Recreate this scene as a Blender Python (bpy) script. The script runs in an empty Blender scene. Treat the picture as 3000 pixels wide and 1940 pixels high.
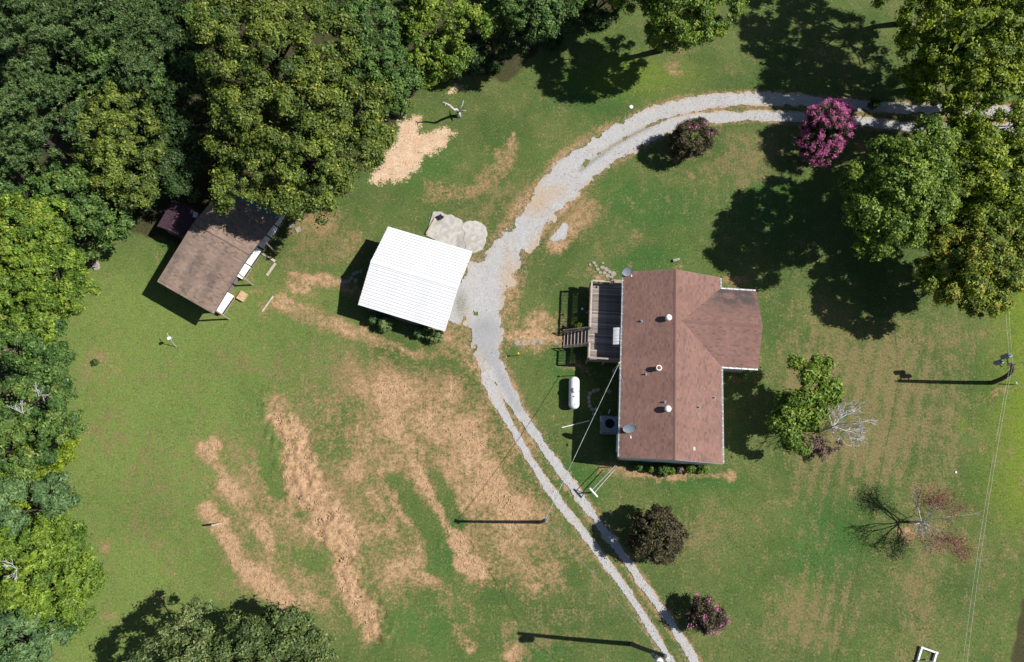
import bpy, math
import numpy as np
from mathutils import Vector, Matrix

rng = np.random.default_rng(11)
R = math.radians
scene = bpy.context.scene
col = scene.collection

# ------------------------------------------------------------------ camera
CAM_H, TILT, FOC = 60.0, R(14.0), 1940.0
cd = bpy.data.cameras.new('camera'); cam = bpy.data.objects.new('camera', cd); col.objects.link(cam)
cam.location = (0, 0, CAM_H); cam.rotation_euler = (TILT, 0, 0)
cd.sensor_width = 36.0; cd.lens = 36.0 * FOC / 3000.0; cd.clip_start = 0.5; cd.clip_end = 6000
scene.camera = cam

# ------------------------------------------------------------------ sky, sun, exposure
SHX, SHY = -0.95, -0.05                     # ground shadow offset per metre of height
SUN_EL = math.atan(1 / math.hypot(SHX, SHY))
world = bpy.data.worlds.new('World'); scene.world = world; world.use_nodes = True
wn = world.node_tree.nodes; wl = world.node_tree.links
sky = wn.new('ShaderNodeTexSky'); sky.sky_type = 'NISHITA'; sky.sun_disc = False
sky.sun_elevation = SUN_EL; sky.sun_rotation = math.atan2(-SHX, -SHY); sky.air_density = 1.0; sky.dust_density = 0.6
bg = wn['Background']; bg.inputs['Strength'].default_value = 0.05
wl.new(sky.outputs[0], bg.inputs['Color'])
sd = bpy.data.lights.new('sun', 'SUN'); sd.energy = 4.8; sd.angle = R(0.55); sd.color = (1.0, 0.955, 0.89)
sun = bpy.data.objects.new('sun', sd); col.objects.link(sun)
sun.location = (40, 0, 60); sun.rotation_euler = Vector((SHX, SHY, -1)).to_track_quat('-Z', 'Y').to_euler()
vs = scene.view_settings; vs.view_transform = 'Standard'; vs.look = 'None'; vs.gamma = 1.0; vs.exposure = 0.55
vs.use_curve_mapping = False

# ------------------------------------------------------------------ image pixel helpers (plan position projected from image coordinates)
def GA(px, py, z=0.0):
    px = np.asarray(px, float); py = np.asarray(py, float); z = np.asarray(z, float)
    s, c = math.sin(TILT), math.cos(TILT)
    dx = px - 1500.0; v = 970.0 - py
    dy = FOC * s + v * c; dz = -FOC * c + v * s
    k = (z - CAM_H) / dz
    return dx * k, dy * k, z + 0 * dx * k
def G(px, py, z=0.0):
    a = GA(px, py, z); return Vector((float(a[0]), float(a[1]), float(a[2])))
def PX(x, y):                                # plan point on the ground -> image pixel
    s, c = math.sin(TILT), math.cos(TILT)
    dep = y * s + CAM_H * c
    return 1500 + FOC * x / dep, 970 - FOC * (y * c - CAM_H * s) / dep
def mpp(py, z=0.0):                          # metres per image pixel there
    return (CAM_H - z) / (FOC * math.cos(TILT) - (970 - py) * math.sin(TILT))

# ------------------------------------------------------------------ mesh helpers
class MB:
    def __init__(s): s.v = []; s.f = []
    def add(s, vs_, fs):
        n = len(s.v); s.v += [tuple(p) for p in vs_]; s.f += [tuple(i + n for i in f) for f in fs]; return s
    def box(s, c, d, rz=0.0, M=None):
        hx, hy, hz = d[0] / 2, d[1] / 2, d[2] / 2
        P = [Vector((x, y, z)) for z in (-hz, hz) for y in (-hy, hy) for x in (-hx, hx)]
        m = M if M is not None else Matrix.Rotation(rz, 3, 'Z')
        P = [m @ p + Vector(c) for p in P]
        return s.add(P, [(0, 2, 3, 1), (4, 5, 7, 6), (0, 1, 5, 4), (2, 6, 7, 3), (0, 4, 6, 2), (1, 3, 7, 5)])
    def b2(s, lo, hi):
        return s.box([(a + b) / 2 for a, b in zip(lo, hi)], [b - a for a, b in zip(lo, hi)])
    def slab(s, top, th):                    # polygon with thickness downwards
        n = len(top); P = [Vector(p) for p in top]; Q = [p - Vector((0, 0, th)) for p in P]
        f = [tuple(range(n)), tuple(range(2 * n - 1, n - 1, -1))] + [(i, n + i, n + (i + 1) % n, (i + 1) % n) for i in range(n)]
        return s.add(P + Q, f)
    def tube(s, pts, rad, n=8, cap=True):
        P = [Vector(p) for p in pts]; m = len(P)
        if not hasattr(rad, '__len__'): rad = [rad] * m
        V = []; up = None
        for i in range(m):
            t = (P[min(i + 1, m - 1)] - P[max(i - 1, 0)]).normalized()
            if up is None:
                up = Vector((0, 0, 1)) if abs(t.z) < 0.9 else Vector((1, 0, 0))
            a = t.cross(up)
            if a.length < 1e-5: a = t.cross(Vector((0.3, 1, 0.2)))
            a.normalize(); b = t.cross(a).normalized()
            for k in range(n):
                an = 2 * math.pi * k / n
                V.append(P[i] + (a * math.cos(an) + b * math.sin(an)) * rad[i])
        F = [(i * n + k, i * n + (k + 1) % n, (i + 1) * n + (k + 1) % n, (i + 1) * n + k) for i in range(m - 1) for k in range(n)]
        if cap: F += [tuple(range(n - 1, -1, -1)), tuple((m - 1) * n + k for k in range(n))]
        return s.add(V, F)
    def lathe(s, prof, n=16, M=None, off=(0, 0, 0)):    # prof: (r, z) from bottom to top
        V = []; m = len(prof)
        for r, z in prof:
            for k in range(n):
                a = 2 * math.pi * k / n
                p = Vector((r * math.cos(a), r * math.sin(a), z))
                if M is not None: p = M @ p
                V.append(p + Vector(off))
        F = [(i * n + k, i * n + (k + 1) % n, (i + 1) * n + (k + 1) % n, (i + 1) * n + k) for i in range(m - 1) for k in range(n)]
        F += [tuple(range(n - 1, -1, -1)), tuple((m - 1) * n + k for k in range(n))]
        return s.add(V, F)
    def mesh(s, name, mat, smooth=False):
        me = bpy.data.meshes.new(name); me.from_pydata(s.v, [], s.f); me.materials.append(mat)
        if smooth: me.polygons.foreach_set('use_smooth', np.ones(len(me.polygons), bool))
        me.update(); return me
    def build(s, name, mat, parent=None, smooth=False):
        return link(name, s.mesh(name, mat, smooth), parent)
def link(name, me, parent=None):
    o = bpy.data.objects.new(name, me); col.objects.link(o)
    if parent is not None: o.parent = parent
    return o
def tag(o, label=None, cat=None, group=None, kind=None):
    if label: o['label'] = label
    if cat: o['category'] = cat
    if group: o['group'] = group
    if kind: o['kind'] = kind
    return o
def thing(name, label, cat, loc=(0, 0, 0), rz=0.0, group=None):
    o = bpy.data.objects.new(name, None); col.objects.link(o)
    o.location = loc; o.rotation_euler = (0, 0, rz); o.empty_display_size = 0.3
    return tag(o, label, cat, group)
def np_mesh(name, V, F4, mat, parent=None, colattr=None, smooth=False, F3=None):
    me = bpy.data.meshes.new(name)
    if F4 is not None and np.asarray(F4).shape[1] == 3: F3, F4 = F4, None
    V = np.ascontiguousarray(V, np.float32); n4 = 0 if F4 is None else len(F4); n3 = 0 if F3 is None else len(F3)
    me.vertices.add(len(V)); me.vertices.foreach_set('co', V.ravel())
    idx = []
    if n4: idx.append(np.asarray(F4).ravel())
    if n3: idx.append(np.asarray(F3).ravel())
    idx = np.concatenate(idx).astype(np.int32)
    me.loops.add(len(idx)); me.loops.foreach_set('vertex_index', idx)
    st = np.concatenate([np.arange(n4) * 4, n4 * 4 + np.arange(n3) * 3]).astype(np.int32)
    me.polygons.add(n4 + n3); me.polygons.foreach_set('loop_start', st)
    me.polygons.foreach_set('use_smooth', np.full(n4 + n3, bool(smooth)))
    me.update(calc_edges=True)
    for nm, arr in (colattr or {}).items():
        a = me.color_attributes.new(nm, 'FLOAT_COLOR', 'POINT')
        c = np.ones((len(V), 4), np.float32); c[:, :arr.shape[1]] = arr
        a.data.foreach_set('color', c.ravel())
    me.materials.append(mat)
    return link(name, me, parent)

# numpy value noise
_tab = np.random.default_rng(3).random((256, 256))
def vnoise(x, y):
    xi = np.floor(x).astype(int); yi = np.floor(y).astype(int); fx = x - xi; fy = y - yi
    fx = fx * fx * (3 - 2 * fx); fy = fy * fy * (3 - 2 * fy)
    g = lambda a, b: _tab[a & 255, b & 255]
    return (g(xi, yi) * (1 - fx) + g(xi + 1, yi) * fx) * (1 - fy) + (g(xi, yi + 1) * (1 - fx) + g(xi + 1, yi + 1) * fx) * fy
def fbm(x, y, sc, oct=4, off=0.0):
    t = 0; a = 1; n = 0; x = x / sc + off; y = y / sc + off * 1.7
    for i in range(oct):
        t = t + a * vnoise(x + 17.3 * i, y + 9.1 * i); n += a; a *= 0.55; x = x * 2.03; y = y * 2.03
    return t / n

# ------------------------------------------------------------------ materials
def newmat(name):
    m = bpy.data.materials.new(name); m.use_nodes = True
    nt = m.node_tree; b = nt.nodes['Principled BSDF']
    return m, nt, b
def N(nt, typ, **kw):
    n = nt.nodes.new(typ)
    for k, v in kw.items():
        if k in ('operation', 'blend_type', 'data_type', 'attribute_name', 'noise_dimensions', 'interpolation_type', 'feature', 'wave_type', 'bands_direction'): setattr(n, k, v)
    return n
def noise(nt, scale, detail=4.0, vec=None, rough=0.55):
    n = nt.nodes.new('ShaderNodeTexNoise'); n.inputs['Scale'].default_value = scale; n.inputs['Detail'].default_value = detail
    n.inputs['Roughness'].default_value = rough
    if vec is not None: nt.links.new(vec, n.inputs['Vector'])
    return n.outputs['Fac']
def math_(nt, op, a, b=None, clamp=False):
    n = nt.nodes.new('ShaderNodeMath'); n.operation = op; n.use_clamp = clamp
    for i, x in enumerate((a, b)):
        if x is None: continue
        if isinstance(x, (int, float)): n.inputs[i].default_value = x
        else: nt.links.new(x, n.inputs[i])
    return n.outputs[0]
def mix(nt, f, a, b, bt='MIX'):
    n = nt.nodes.new('ShaderNodeMix'); n.data_type = 'RGBA'; n.blend_type = bt
    for sock, x in ((n.inputs[0], f), (n.inputs[6], a), (n.inputs[7], b)):
        if isinstance(x, (int, float)): sock.default_value = x
        elif isinstance(x, tuple): sock.default_value = (*x, 1) if len(x) == 3 else x
        else: nt.links.new(x, sock)
    return n.outputs[2]
def ramp(nt, x, lo, hi, a=0.0, b=1.0):
    n = nt.nodes.new('ShaderNodeMapRange'); n.interpolation_type = 'SMOOTHSTEP'
    nt.links.new(x, n.inputs[0])
    n.inputs[1].default_value = lo; n.inputs[2].default_value = hi; n.inputs[3].default_value = a; n.inputs[4].default_value = b
    return n.outputs[0]
def gray(nt, v):
    n = nt.nodes.new('ShaderNodeCombineColor'); [nt.links.new(v, n.inputs[i]) for i in range(3)]; return n.outputs[0]
def pos(nt):
    return nt.nodes.new('ShaderNodeNewGeometry').outputs['Position']
def bump(nt, b, h, strength=0.5, dist=0.02):
    n = nt.nodes.new('ShaderNodeBump'); n.inputs['Strength'].default_value = strength; n.inputs['Distance'].default_value = dist
    nt.links.new(h, n.inputs['Height']); nt.links.new(n.outputs[0], b.inputs['Normal'])
def plain(name, c1, c2=None, scale=6.0, rough=0.8, metal=0.0, bmp=0.0, stretch=None, stain=None, spec=0.3):
    m, nt, b = newmat(name)
    c2 = c2 or tuple(x * 0.75 for x in c1)
    tc = nt.nodes.new('ShaderNodeTexCoord').outputs['Object']
    if stretch:
        mp = nt.nodes.new('ShaderNodeMapping'); mp.inputs['Scale'].default_value = stretch; nt.links.new(tc, mp.inputs[0]); tc = mp.outputs[0]
    f = noise(nt, scale, 6.0, tc)
    c = mix(nt, ramp(nt, f, 0.35, 0.65), c1, c2)
    if stain:
        s = noise(nt, scale * 0.16, 5.0, tc, 0.65)
        c = mix(nt, ramp(nt, s, 0.52, 0.7), c, stain)
    nt.links.new(c, b.inputs['Base Color']); b.inputs['Roughness'].default_value = rough; b.inputs['Metallic'].default_value = metal
    b.inputs['Specular IOR Level'].default_value = spec
    if bmp: bump(nt, b, f, bmp, 0.01)
    return m
def leafmat(name, a, bcol, trans=0.3, cc=None):
    m, nt, b = newmat(name)
    at = nt.nodes.new('ShaderNodeAttribute'); at.attribute_name = 'tint'
    sp = nt.nodes.new('ShaderNodeSeparateColor'); nt.links.new(at.outputs['Color'], sp.inputs[0])
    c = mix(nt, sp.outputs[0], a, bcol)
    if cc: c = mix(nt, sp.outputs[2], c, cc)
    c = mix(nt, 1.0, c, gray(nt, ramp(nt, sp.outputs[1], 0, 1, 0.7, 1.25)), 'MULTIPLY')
    nt.links.new(c, b.inputs['Base Color']); b.inputs['Roughness'].default_value = 0.55; b.inputs['Specular IOR Level'].default_value = 0.35
    tr = nt.nodes.new('ShaderNodeBsdfTranslucent'); nt.links.new(c, tr.inputs[0])
    mx = nt.nodes.new('ShaderNodeMixShader'); mx.inputs[0].default_value = trans
    out = nt.nodes['Material Output']
    nt.links.new(b.outputs[0], mx.inputs[1]); nt.links.new(tr.outputs[0], mx.inputs[2]); nt.links.new(mx.outputs[0], out.inputs[0])
    return m

MT = {}
MT['white'] = plain('white_paint', (0.8, 0.8, 0.8), (0.72, 0.73, 0.74), 3, 0.45)
MT['whitemetal'] = plain('white_roof_metal', (0.73, 0.73, 0.74), (0.64, 0.65, 0.67), 2.5, 0.6, stain=(0.54, 0.54, 0.53), stretch=(0.25, 2, 2))
MT['siding'] = plain('pale_siding', (0.6, 0.61, 0.6), (0.52, 0.53, 0.53), 3, 0.6)
MT['barn'] = plain('weathered_boards', (0.2, 0.19, 0.18), (0.12, 0.115, 0.11), 9, 0.85, stretch=(1, 1, 8), bmp=0.3)
MT['wood'] = plain('grey_deck_wood', (0.30, 0.255, 0.225), (0.19, 0.165, 0.15), 5, 0.85, stretch=(0.6, 7, 4), bmp=0.2)
MT['woodpale'] = plain('pale_deck_wood', (0.42, 0.37, 0.34), (0.27, 0.24, 0.22), 5, 0.85, stretch=(0.6, 7, 4))
MT['wooddark'] = plain('dark_deck_wood', (0.22, 0.185, 0.165), (0.13, 0.115, 0.105), 5, 0.85, stretch=(0.6, 7, 4))
MT['railwood'] = plain('rail_wood', (0.36, 0.29, 0.24), (0.25, 0.2, 0.17), 6, 0.8)
MT['timber'] = plain('pale_timber', (0.48, 0.42, 0.34), (0.34, 0.29, 0.23), 7, 0.85, bmp=0.2)
MT['darkwood'] = plain('dark_wood', (0.09, 0.07, 0.06), (0.05, 0.04, 0.035), 7, 0.9)
MT['polewood'] = plain('creosote_pole', (0.075, 0.05, 0.04), (0.045, 0.035, 0.03), 5, 0.9, stretch=(6, 6, 0.6))
MT['greypole'] = plain('grey_pole', (0.12, 0.115, 0.11), (0.075, 0.07, 0.068), 5, 0.9, stretch=(6, 6, 0.6))
MT['bark'] = plain('bark', (0.07, 0.055, 0.043), (0.035, 0.03, 0.024), 6, 0.95, stretch=(3, 3, 0.7), bmp=0.5)
MT['palebark'] = plain('bleached_branches', (0.52, 0.5, 0.5), (0.36, 0.34, 0.34), 6, 0.9)
MT['steel'] = plain('galvanised_steel', (0.5, 0.52, 0.54), (0.4, 0.42, 0.44), 8, 0.4, 0.6)
MT['greysteel'] = plain('grey_painted_steel', (0.24, 0.27, 0.31), (0.19, 0.22, 0.26), 4, 0.45)
MT['dark'] = plain('black_plastic', (0.02, 0.02, 0.022), (0.03, 0.03, 0.03), 6, 0.5)
MT['hollow_shade'] = plain('opening_shade', (0.015, 0.015, 0.017), None, 3, 0.9)  # near-black colour standing for the shade inside an opening
MT['tank'] = plain('white_tank_paint', (0.74, 0.76, 0.78), (0.66, 0.69, 0.72), 2, 0.35, stain=(0.55, 0.56, 0.55))
MT['concrete'] = plain('concrete', (0.46, 0.44, 0.41), (0.34, 0.325, 0.3), 2.2, 0.9, bmp=0.2, stain=(0.26, 0.245, 0.22))
MT['paver'] = plain('pale_stone', (0.33, 0.29, 0.25), (0.22, 0.195, 0.165), 5, 0.9, bmp=0.3)
MT['glass'] = plain('window_glass', (0.03, 0.04, 0.05), None, 2, 0.08, spec=0.6)
MT['terracotta'] = plain('rusty_cap', (0.3, 0.11, 0.06), (0.2, 0.07, 0.04), 9, 0.8)
MT['brick'] = plain('foundation_block', (0.3, 0.28, 0.27), (0.22, 0.2, 0.19), 4, 0.9)
MT['wire'] = plain('aluminium_cable', (0.35, 0.36, 0.36), (0.25, 0.25, 0.26), 6, 0.5, 0.3)
MT['greencable'] = plain('weathered_cable', (0.36, 0.42, 0.36), (0.14, 0.2, 0.17), 1.6, 0.6)
MT['blueroof'] = plain('blue_grey_metal', (0.12, 0.19, 0.27), (0.07, 0.12, 0.18), 1.2, 0.5, stain=(0.05, 0.07, 0.09))
MT['plum'] = plain('plum_felt', (0.085, 0.045, 0.06), (0.055, 0.03, 0.045), 3, 0.9)
MT['felt'] = plain('brown_felt', (0.16, 0.095, 0.08), None, 4, 0.95)
MT['tan'] = plain('tan_ply', (0.5, 0.36, 0.2), (0.38, 0.27, 0.16), 4, 0.8)
MT['blue'] = plain('blue_plastic', (0.05, 0.2, 0.6), None, 4, 0.4)
MT['yellow'] = plain('yellow_plastic', (0.7, 0.5, 0.05), None, 4, 0.4)

def shinglemat(name, a, bb, c, stain, streak):
    m, nt, b = newmat(name)
    at = nt.nodes.new('ShaderNodeAttribute'); at.attribute_name = 'tint'
    sp = nt.nodes.new('ShaderNodeSeparateColor'); nt.links.new(at.outputs['Color'], sp.inputs[0])
    p = nt.nodes.new('ShaderNodeTexCoord').outputs['Object']
    cc = mix(nt, sp.outputs[0], a, bb)
    cc = mix(nt, sp.outputs[1], cc, c)
    g = noise(nt, 45.0, 3.0, p)
    cc = mix(nt, 1.0, cc, gray(nt, ramp(nt, g, 0.3, 0.7, 0.8, 1.2)), 'MULTIPLY')
    l = noise(nt, 0.55, 5.0, p, 0.6)
    cc = mix(nt, 1.0, cc, gray(nt, ramp(nt, l, 0.3, 0.7, 0.9, 1.08)), 'MULTIPLY')
    sm = math_(nt, 'MULTIPLY', sp.outputs[2], ramp(nt, noise(nt, 1.1, 5.0, p), 0.3, 0.62))
    cc = mix(nt, sm, cc, stain)
    nt.links.new(cc, b.inputs['Base Color']); b.inputs['Roughness'].default_value = 0.92; b.inputs['Specular IOR Level'].default_value = 0.2
    bump(nt, b, g, 0.12, 0.004)
    return m
MT['shingle'] = shinglemat('red_brown_shingles', (0.25, 0.14, 0.113), (0.2, 0.115, 0.096), (0.135, 0.09, 0.081), (0.075, 0.062, 0.062), 1)
MT['shingle2'] = shinglemat('tan_brown_shingles', (0.29, 0.208, 0.162), (0.215, 0.155, 0.126), (0.14, 0.108, 0.094), (0.085, 0.072, 0.068), 1)

# ------------------------------------------------------------------ ground masks drawn in image pixel coordinates
def segd(X, Y, pts, ws):
    best = np.full(X.shape, -9.0)
    pts = np.asarray(pts, float)
    ws = np.broadcast_to(np.asarray(ws, float), (len(pts),))
    for i in range(len(pts) - 1):
        a, b = pts[i], pts[i + 1]; d = b - a; L = d @ d
        t = np.clip(((X - a[0]) * d[0] + (Y - a[1]) * d[1]) / L, 0, 1)
        dist = np.hypot(X - a[0] - t * d[0], Y - a[1] - t * d[1]); w = ws[i] + (ws[i + 1] - ws[i]) * t
        best = np.maximum(best, 1 - dist / w)
    return best                              # 1 on the line, 0 at the half width
def polym(X, Y, pts, soft):
    pts = np.asarray(pts, float); n = len(pts); ins = np.zeros(X.shape, bool); dmin = np.full(X.shape, 1e9)
    for i in range(n):
        a, b = pts[i], pts[(i + 1) % n]; d = b - a; L = d @ d
        t = np.clip(((X - a[0]) * d[0] + (Y - a[1]) * d[1]) / L, 0, 1)
        dmin = np.minimum(dmin, np.hypot(X - a[0] - t * d[0], Y - a[1] - t * d[1]))
        with np.errstate(divide='ignore', invalid='ignore'):
            c = ((a[1] > Y) != (b[1] > Y)) & (X < (b[0] - a[0]) * (Y - a[1]) / (b[1] - a[1] + 1e-9) + a[0])
        ins ^= c
    return np.clip(0.5 + np.where(ins, dmin, -dmin) / (2 * soft), 0, 1)
def blob(X, Y, x, y, rx, ry=None, rot=0.0):
    ry = ry or rx; c, s = math.cos(rot), math.sin(rot)
    u = ((X - x) * c + (Y - y) * s) / rx; v = (-(X - x) * s + (Y - y) * c) / ry
    return np.clip(1.25 - np.hypot(u, v), 0, 1)

TRACKS = [  # polylines of wheel tracks / broad gravel with half widths
    ([(4300, 322), (2950, 330), (2800, 318), (2640, 322), (2480, 306), (2330, 294), (2217, 289), (2091, 296), (2006, 310), (1880, 352), (1774, 407), (1669, 480), (1600, 560)], [17, 17, 16, 15, 16, 17, 18, 20, 23, 26, 28, 30, 34]),
    ([(4300, 372), (2950, 376), (2800, 376), (2640, 372), (2480, 352), (2330, 345), (2238, 340), (2130, 343), (2050, 349), (1964, 364), (1859, 416), (1753, 478), (1690, 525), (1630, 590)], [14, 14, 14, 14, 14, 15, 15, 15, 17, 21, 24, 26, 30, 34]),
    ([(1660, 520), (1600, 590), (1545, 660), (1490, 730), (1450, 800), (1420, 870), (1420, 930), (1425, 1010)], [40, 46, 46, 46, 62, 66, 58, 44]),
    ([(1400, 800), (1350, 870), (1330, 930)], [40, 40, 24]),
    ([(1425, 1000), (1440, 1060), (1484, 1140), (1520, 1205), (1586, 1301), (1649, 1387), (1711, 1474), (1769, 1555), (1827, 1632), (1880, 1709), (1932, 1781), (1980, 1849), (2024, 1921), (2290, 2400)], [40, 30, 22, 18, 16, 15, 15, 14, 14, 14, 14, 14, 15, 15]),
    ([(1405, 1040), (1434, 1127), (1459, 1182), (1510, 1272), (1558, 1358), (1610, 1436), (1668, 1512), (1726, 1584), (1779, 1656), (1836, 1733), (1884, 1805), (1923, 1873), (1961, 1935), (2230, 2420)], [20, 17, 15, 13, 13, 13, 12, 12, 12, 12, 12, 13, 13, 13]),
    ([(1655, 665), (1640, 690), (1622, 700)], [12, 16, 10]),
]
def drive_mask(X, Y):
    m = np.full(X.shape, -9.0)
    for p, w in TRACKS: m = np.maximum(m, segd(X, Y, p, w))
    return m
def masks(X, Y):
    cl = lambda a: np.clip(a, 0, 1)
    X0, Y0 = X, Y
    X = X0 + (fbm(X0, Y0, 150, 4, 1.0) - 0.5) * 90 + (fbm(X0, Y0, 26, 3, 2.0) - 0.5) * 26
    Y = Y0 + (fbm(X0, Y0, 150, 4, 6.0) - 0.5) * 90 + (fbm(X0, Y0, 26, 3, 7.0) - 0.5) * 26
    D = np.zeros(X.shape); dry = np.zeros(X.shape); sand = np.zeros(X.shape); lush = np.zeros(X.shape); yel = np.zeros(X.shape); lit = np.zeros(X.shape)
    ln = lambda p, w: cl(segd(X, Y, p, np.asarray(w) * 1.35 + 4) * 1.5)
    # worked soil strips on the lower lawn
    D = np.maximum(D, 0.98 * polym(X, Y, [(752, 1150), (800, 1160), (850, 1210), (905, 1285), (950, 1380), (1000, 1500), (1045, 1600), (1085, 1700), (1150, 1800), (1150, 1890), (1095, 1885), (1040, 1780), (980, 1660), (905, 1560), (850, 1470), (800, 1350), (765, 1240)], 34))
    D = np.maximum(D, 0.74 * polym(X, Y, [(1010, 1060), (1130, 1040), (1380, 1070), (1430, 1150), (1490, 1270), (1560, 1400), (1640, 1500), (1700, 1600), (1690, 1680), (1600, 1700), (1480, 1660), (1420, 1560), (1330, 1440), (1260, 1400), (1180, 1380), (1100, 1420), (1030, 1460), (980, 1320), (1000, 1200)], 75))
    D = np.maximum(D, 0.82 * polym(X, Y, [(1130, 1140), (1330, 1120), (1440, 1240), (1520, 1420), (1400, 1440), (1250, 1330), (1120, 1290)], 50))
    D = np.maximum(D, 0.44 * polym(X, Y, [(760, 1100), (980, 1040), (1380, 1050), (1480, 1240), (1560, 1400), (1740, 1660), (1580, 1780), (1380, 1860), (1180, 1880), (1000, 1800), (720, 1760), (620, 1560), (600, 1340), (700, 1240)], 110))
    D = np.maximum(D, 0.78 * ln([(595, 1325), (640, 1300)], 24)); D = np.maximum(D, 0.72 * ln([(600, 1330), (650, 1410), (700, 1470), (760, 1540), (810, 1610)], [22, 28, 36, 34, 26]))
    D = np.maximum(D, 0.75 * ln([(612, 1515), (665, 1570), (700, 1640), (790, 1720), (880, 1770)], [34, 36, 40, 44, 50]))
    D = np.maximum(D, 0.62 * ln([(750, 1700), (850, 1740), (960, 1760)], [40, 50, 36]))
    D = np.maximum(D, 0.80 * ln([(1135, 1400), (1190, 1510), (1250, 1640), (1305, 1760), (1370, 1880)], [26, 30, 30, 24, 18]))
    D = np.maximum(D, 0.80 * ln([(1210, 1370), (1290, 1490), (1350, 1600), (1400, 1690), (1470, 1830)], [30, 34, 40, 44, 26]))
    D = np.maximum(D, 0.60 * ln([(1090, 1450), (1160, 1580), (1230, 1700)], [30, 40, 30]))
    D = np.maximum(D, 0.64 * ln([(1480, 1600), (1560, 1700)], [60, 50])); D = np.maximum(D, 0.7 * blob(X, Y, 1490, 1900, 55, 34))
    D = np.maximum(D, 0.55 * blob(X, Y, 300, 1600, 26, 40)); D = np.maximum(D, 0.5 * blob(X, Y, 330, 1810, 60, 30))
    # green bands that stayed between the strips
    g = np.maximum(ln([(1150, 1410), (1220, 1500), (1290, 1620), (1350, 1720)], [22, 34, 40, 30]), ln([(1255, 1390), (1300, 1460), (1350, 1550)], [18, 26, 16]))
    g = np.maximum(g, cl(segd(X, Y, [(820, 1450), (790, 1340), (750, 1260)], 40) * 1.5)); g = np.maximum(g, blob(X, Y, 1250, 1830, 130, 110))
    g = np.maximum(g, blob(X, Y, 940, 1620, 60, 40)); g = np.maximum(g, 0.8 * blob(X, Y, 1450, 1780, 90, 50, 0.7))
    # sand by the big tree, ash, small worn spots
    sand = np.maximum(sand, polym(X, Y, [(1208, 325), (1230, 340), (1216, 371), (1248, 388), (1294, 384), (1342, 409), (1307, 437), (1258, 460), (1252, 494), (1214, 523), (1151, 549), (1083, 525), (1110, 470), (1130, 420), (1160, 342)], 14))
    sand = np.maximum(sand, 0.75 * polym(X, Y, [(1305, 212), (1345, 222), (1342, 238), (1306, 240)], 8)); sand = np.maximum(sand, 0.6 * blob(X, Y, 1335, 275, 42, 16, -0.4))
    D = np.maximum(D, 0.6 * ln([(1500, 400), (1478, 450), (1440, 500), (1380, 540), (1270, 565)], [14, 24, 22, 20, 30]))
    D = np.maximum(D, 0.75 * blob(X, Y, 1970, 190, 30, 34)); D = np.maximum(D, 0.6 * blob(X, Y, 1985, 130, 30, 40))
    D = np.maximum(D, 0.62 * blob(X, Y, 2385, 165, 60, 40)); D = np.maximum(D, 0.55 * blob(X, Y, 2520, 420, 70, 24))
    D = np.maximum(D, 0.55 * blob(X, Y, 2020, 510, 20, 10)); D = np.maximum(D, 0.5 * blob(X, Y, 1990, 470, 50, 14))
    D = np.maximum(D, 0.66 * ln([(870, 800), (940, 815), (1010, 835), (1080, 852)], [12, 14, 14, 12]))
    D = np.maximum(D, 0.6 * blob(X, Y, 900, 840, 60, 34)); D = np.maximum(D, 0.6 * blob(X, Y, 870, 835, 40, 30))
    D = np.maximum(D, 0.6 * ln([(825, 885), (900, 915), (1000, 960), (1100, 990), (1200, 1010), (1300, 1022), (1390, 1036)], [26, 40, 34, 14, 15, 11, 13]))
    D = np.maximum(D, 0.66 * ln([(1310, 960), (1370, 985), (1395, 1040), (1440, 1110)], [40, 34, 18, 10]))
    D = np.maximum(D, 0.6 * blob(X, Y, 930, 640, 90, 40, 0.3)); D = np.maximum(D, 0.5 * blob(X, Y, 1020, 720, 60, 60))
    D = np.maximum(D, 0.72 * blob(X, Y, 1580, 950, 90, 34)); D = np.maximum(D, 0.72 * ln([(1490, 1000), (1560, 1000), (1660, 1000)], [30, 34, 30]))
    D = np.maximum(D, 0.55 * blob(X, Y, 1560, 1040, 70, 26)); D = np.maximum(D, 0.6 * blob(X, Y, 1690, 1080, 50, 22))
    D = np.maximum(D, 0.66 * ln([(1490, 760), (1510, 850), (1500, 940), (1475, 990)], [22, 26, 26, 14])); D = np.maximum(D, 0.55 * blob(X, Y, 1750, 795, 60, 18, 0.6))
    D = np.maximum(D, 0.6 * ln([(1720, 600), (1660, 640), (1610, 700)], 34)); D = np.maximum(D, 0.5 * blob(X, Y, 1850, 680, 30, 26))
    D = np.maximum(D, 0.62 * blob(X, Y, 2150, 820, 44, 22)); D = np.maximum(D, 0.6 * blob(X, Y, 2150, 1105, 40, 14)); D = np.maximum(D, 0.55 * ln([(1770, 1385), (2120, 1392)], 12))
    D = np.maximum(D, 0.6 * blob(X, Y, 2900, 1140, 30, 30)); D = np.maximum(D, 0.5 * blob(X, Y, 2650, 1560, 50, 40)); D = np.maximum(D, 0.5 * blob(X, Y, 1990, 795, 34, 14))
    D = np.maximum(D, 0.5 * blob(X, Y, 270, 1060, 70, 66)); D = np.maximum(D, 0.7 * ln([(275, 800), (290, 770), (360, 690)], [9, 11, 10]))
    D = np.maximum(D, 0.55 * blob(X, Y, 515, 1020, 16)); D = np.maximum(D, 0.5 * blob(X, Y, 750, 860, 60, 20)); D = np.maximum(D, 0.5 * blob(X, Y, 795, 920, 26, 40))
    # drive edges: dusty verge and grassy centre strips
    dm = drive_mask(X0, Y0)
    verge = np.clip(1 + (dm + 0.0) * 1.0, 0, 1)
    D = np.maximum(D, 0.62 * np.clip(1.25 + dm * 1.3, 0, 1) * (dm < 0.35))
    up = np.clip((1100 - Y) / 200, 0, 1) * np.clip((2300 - X) / 100, 0, 1)
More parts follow.
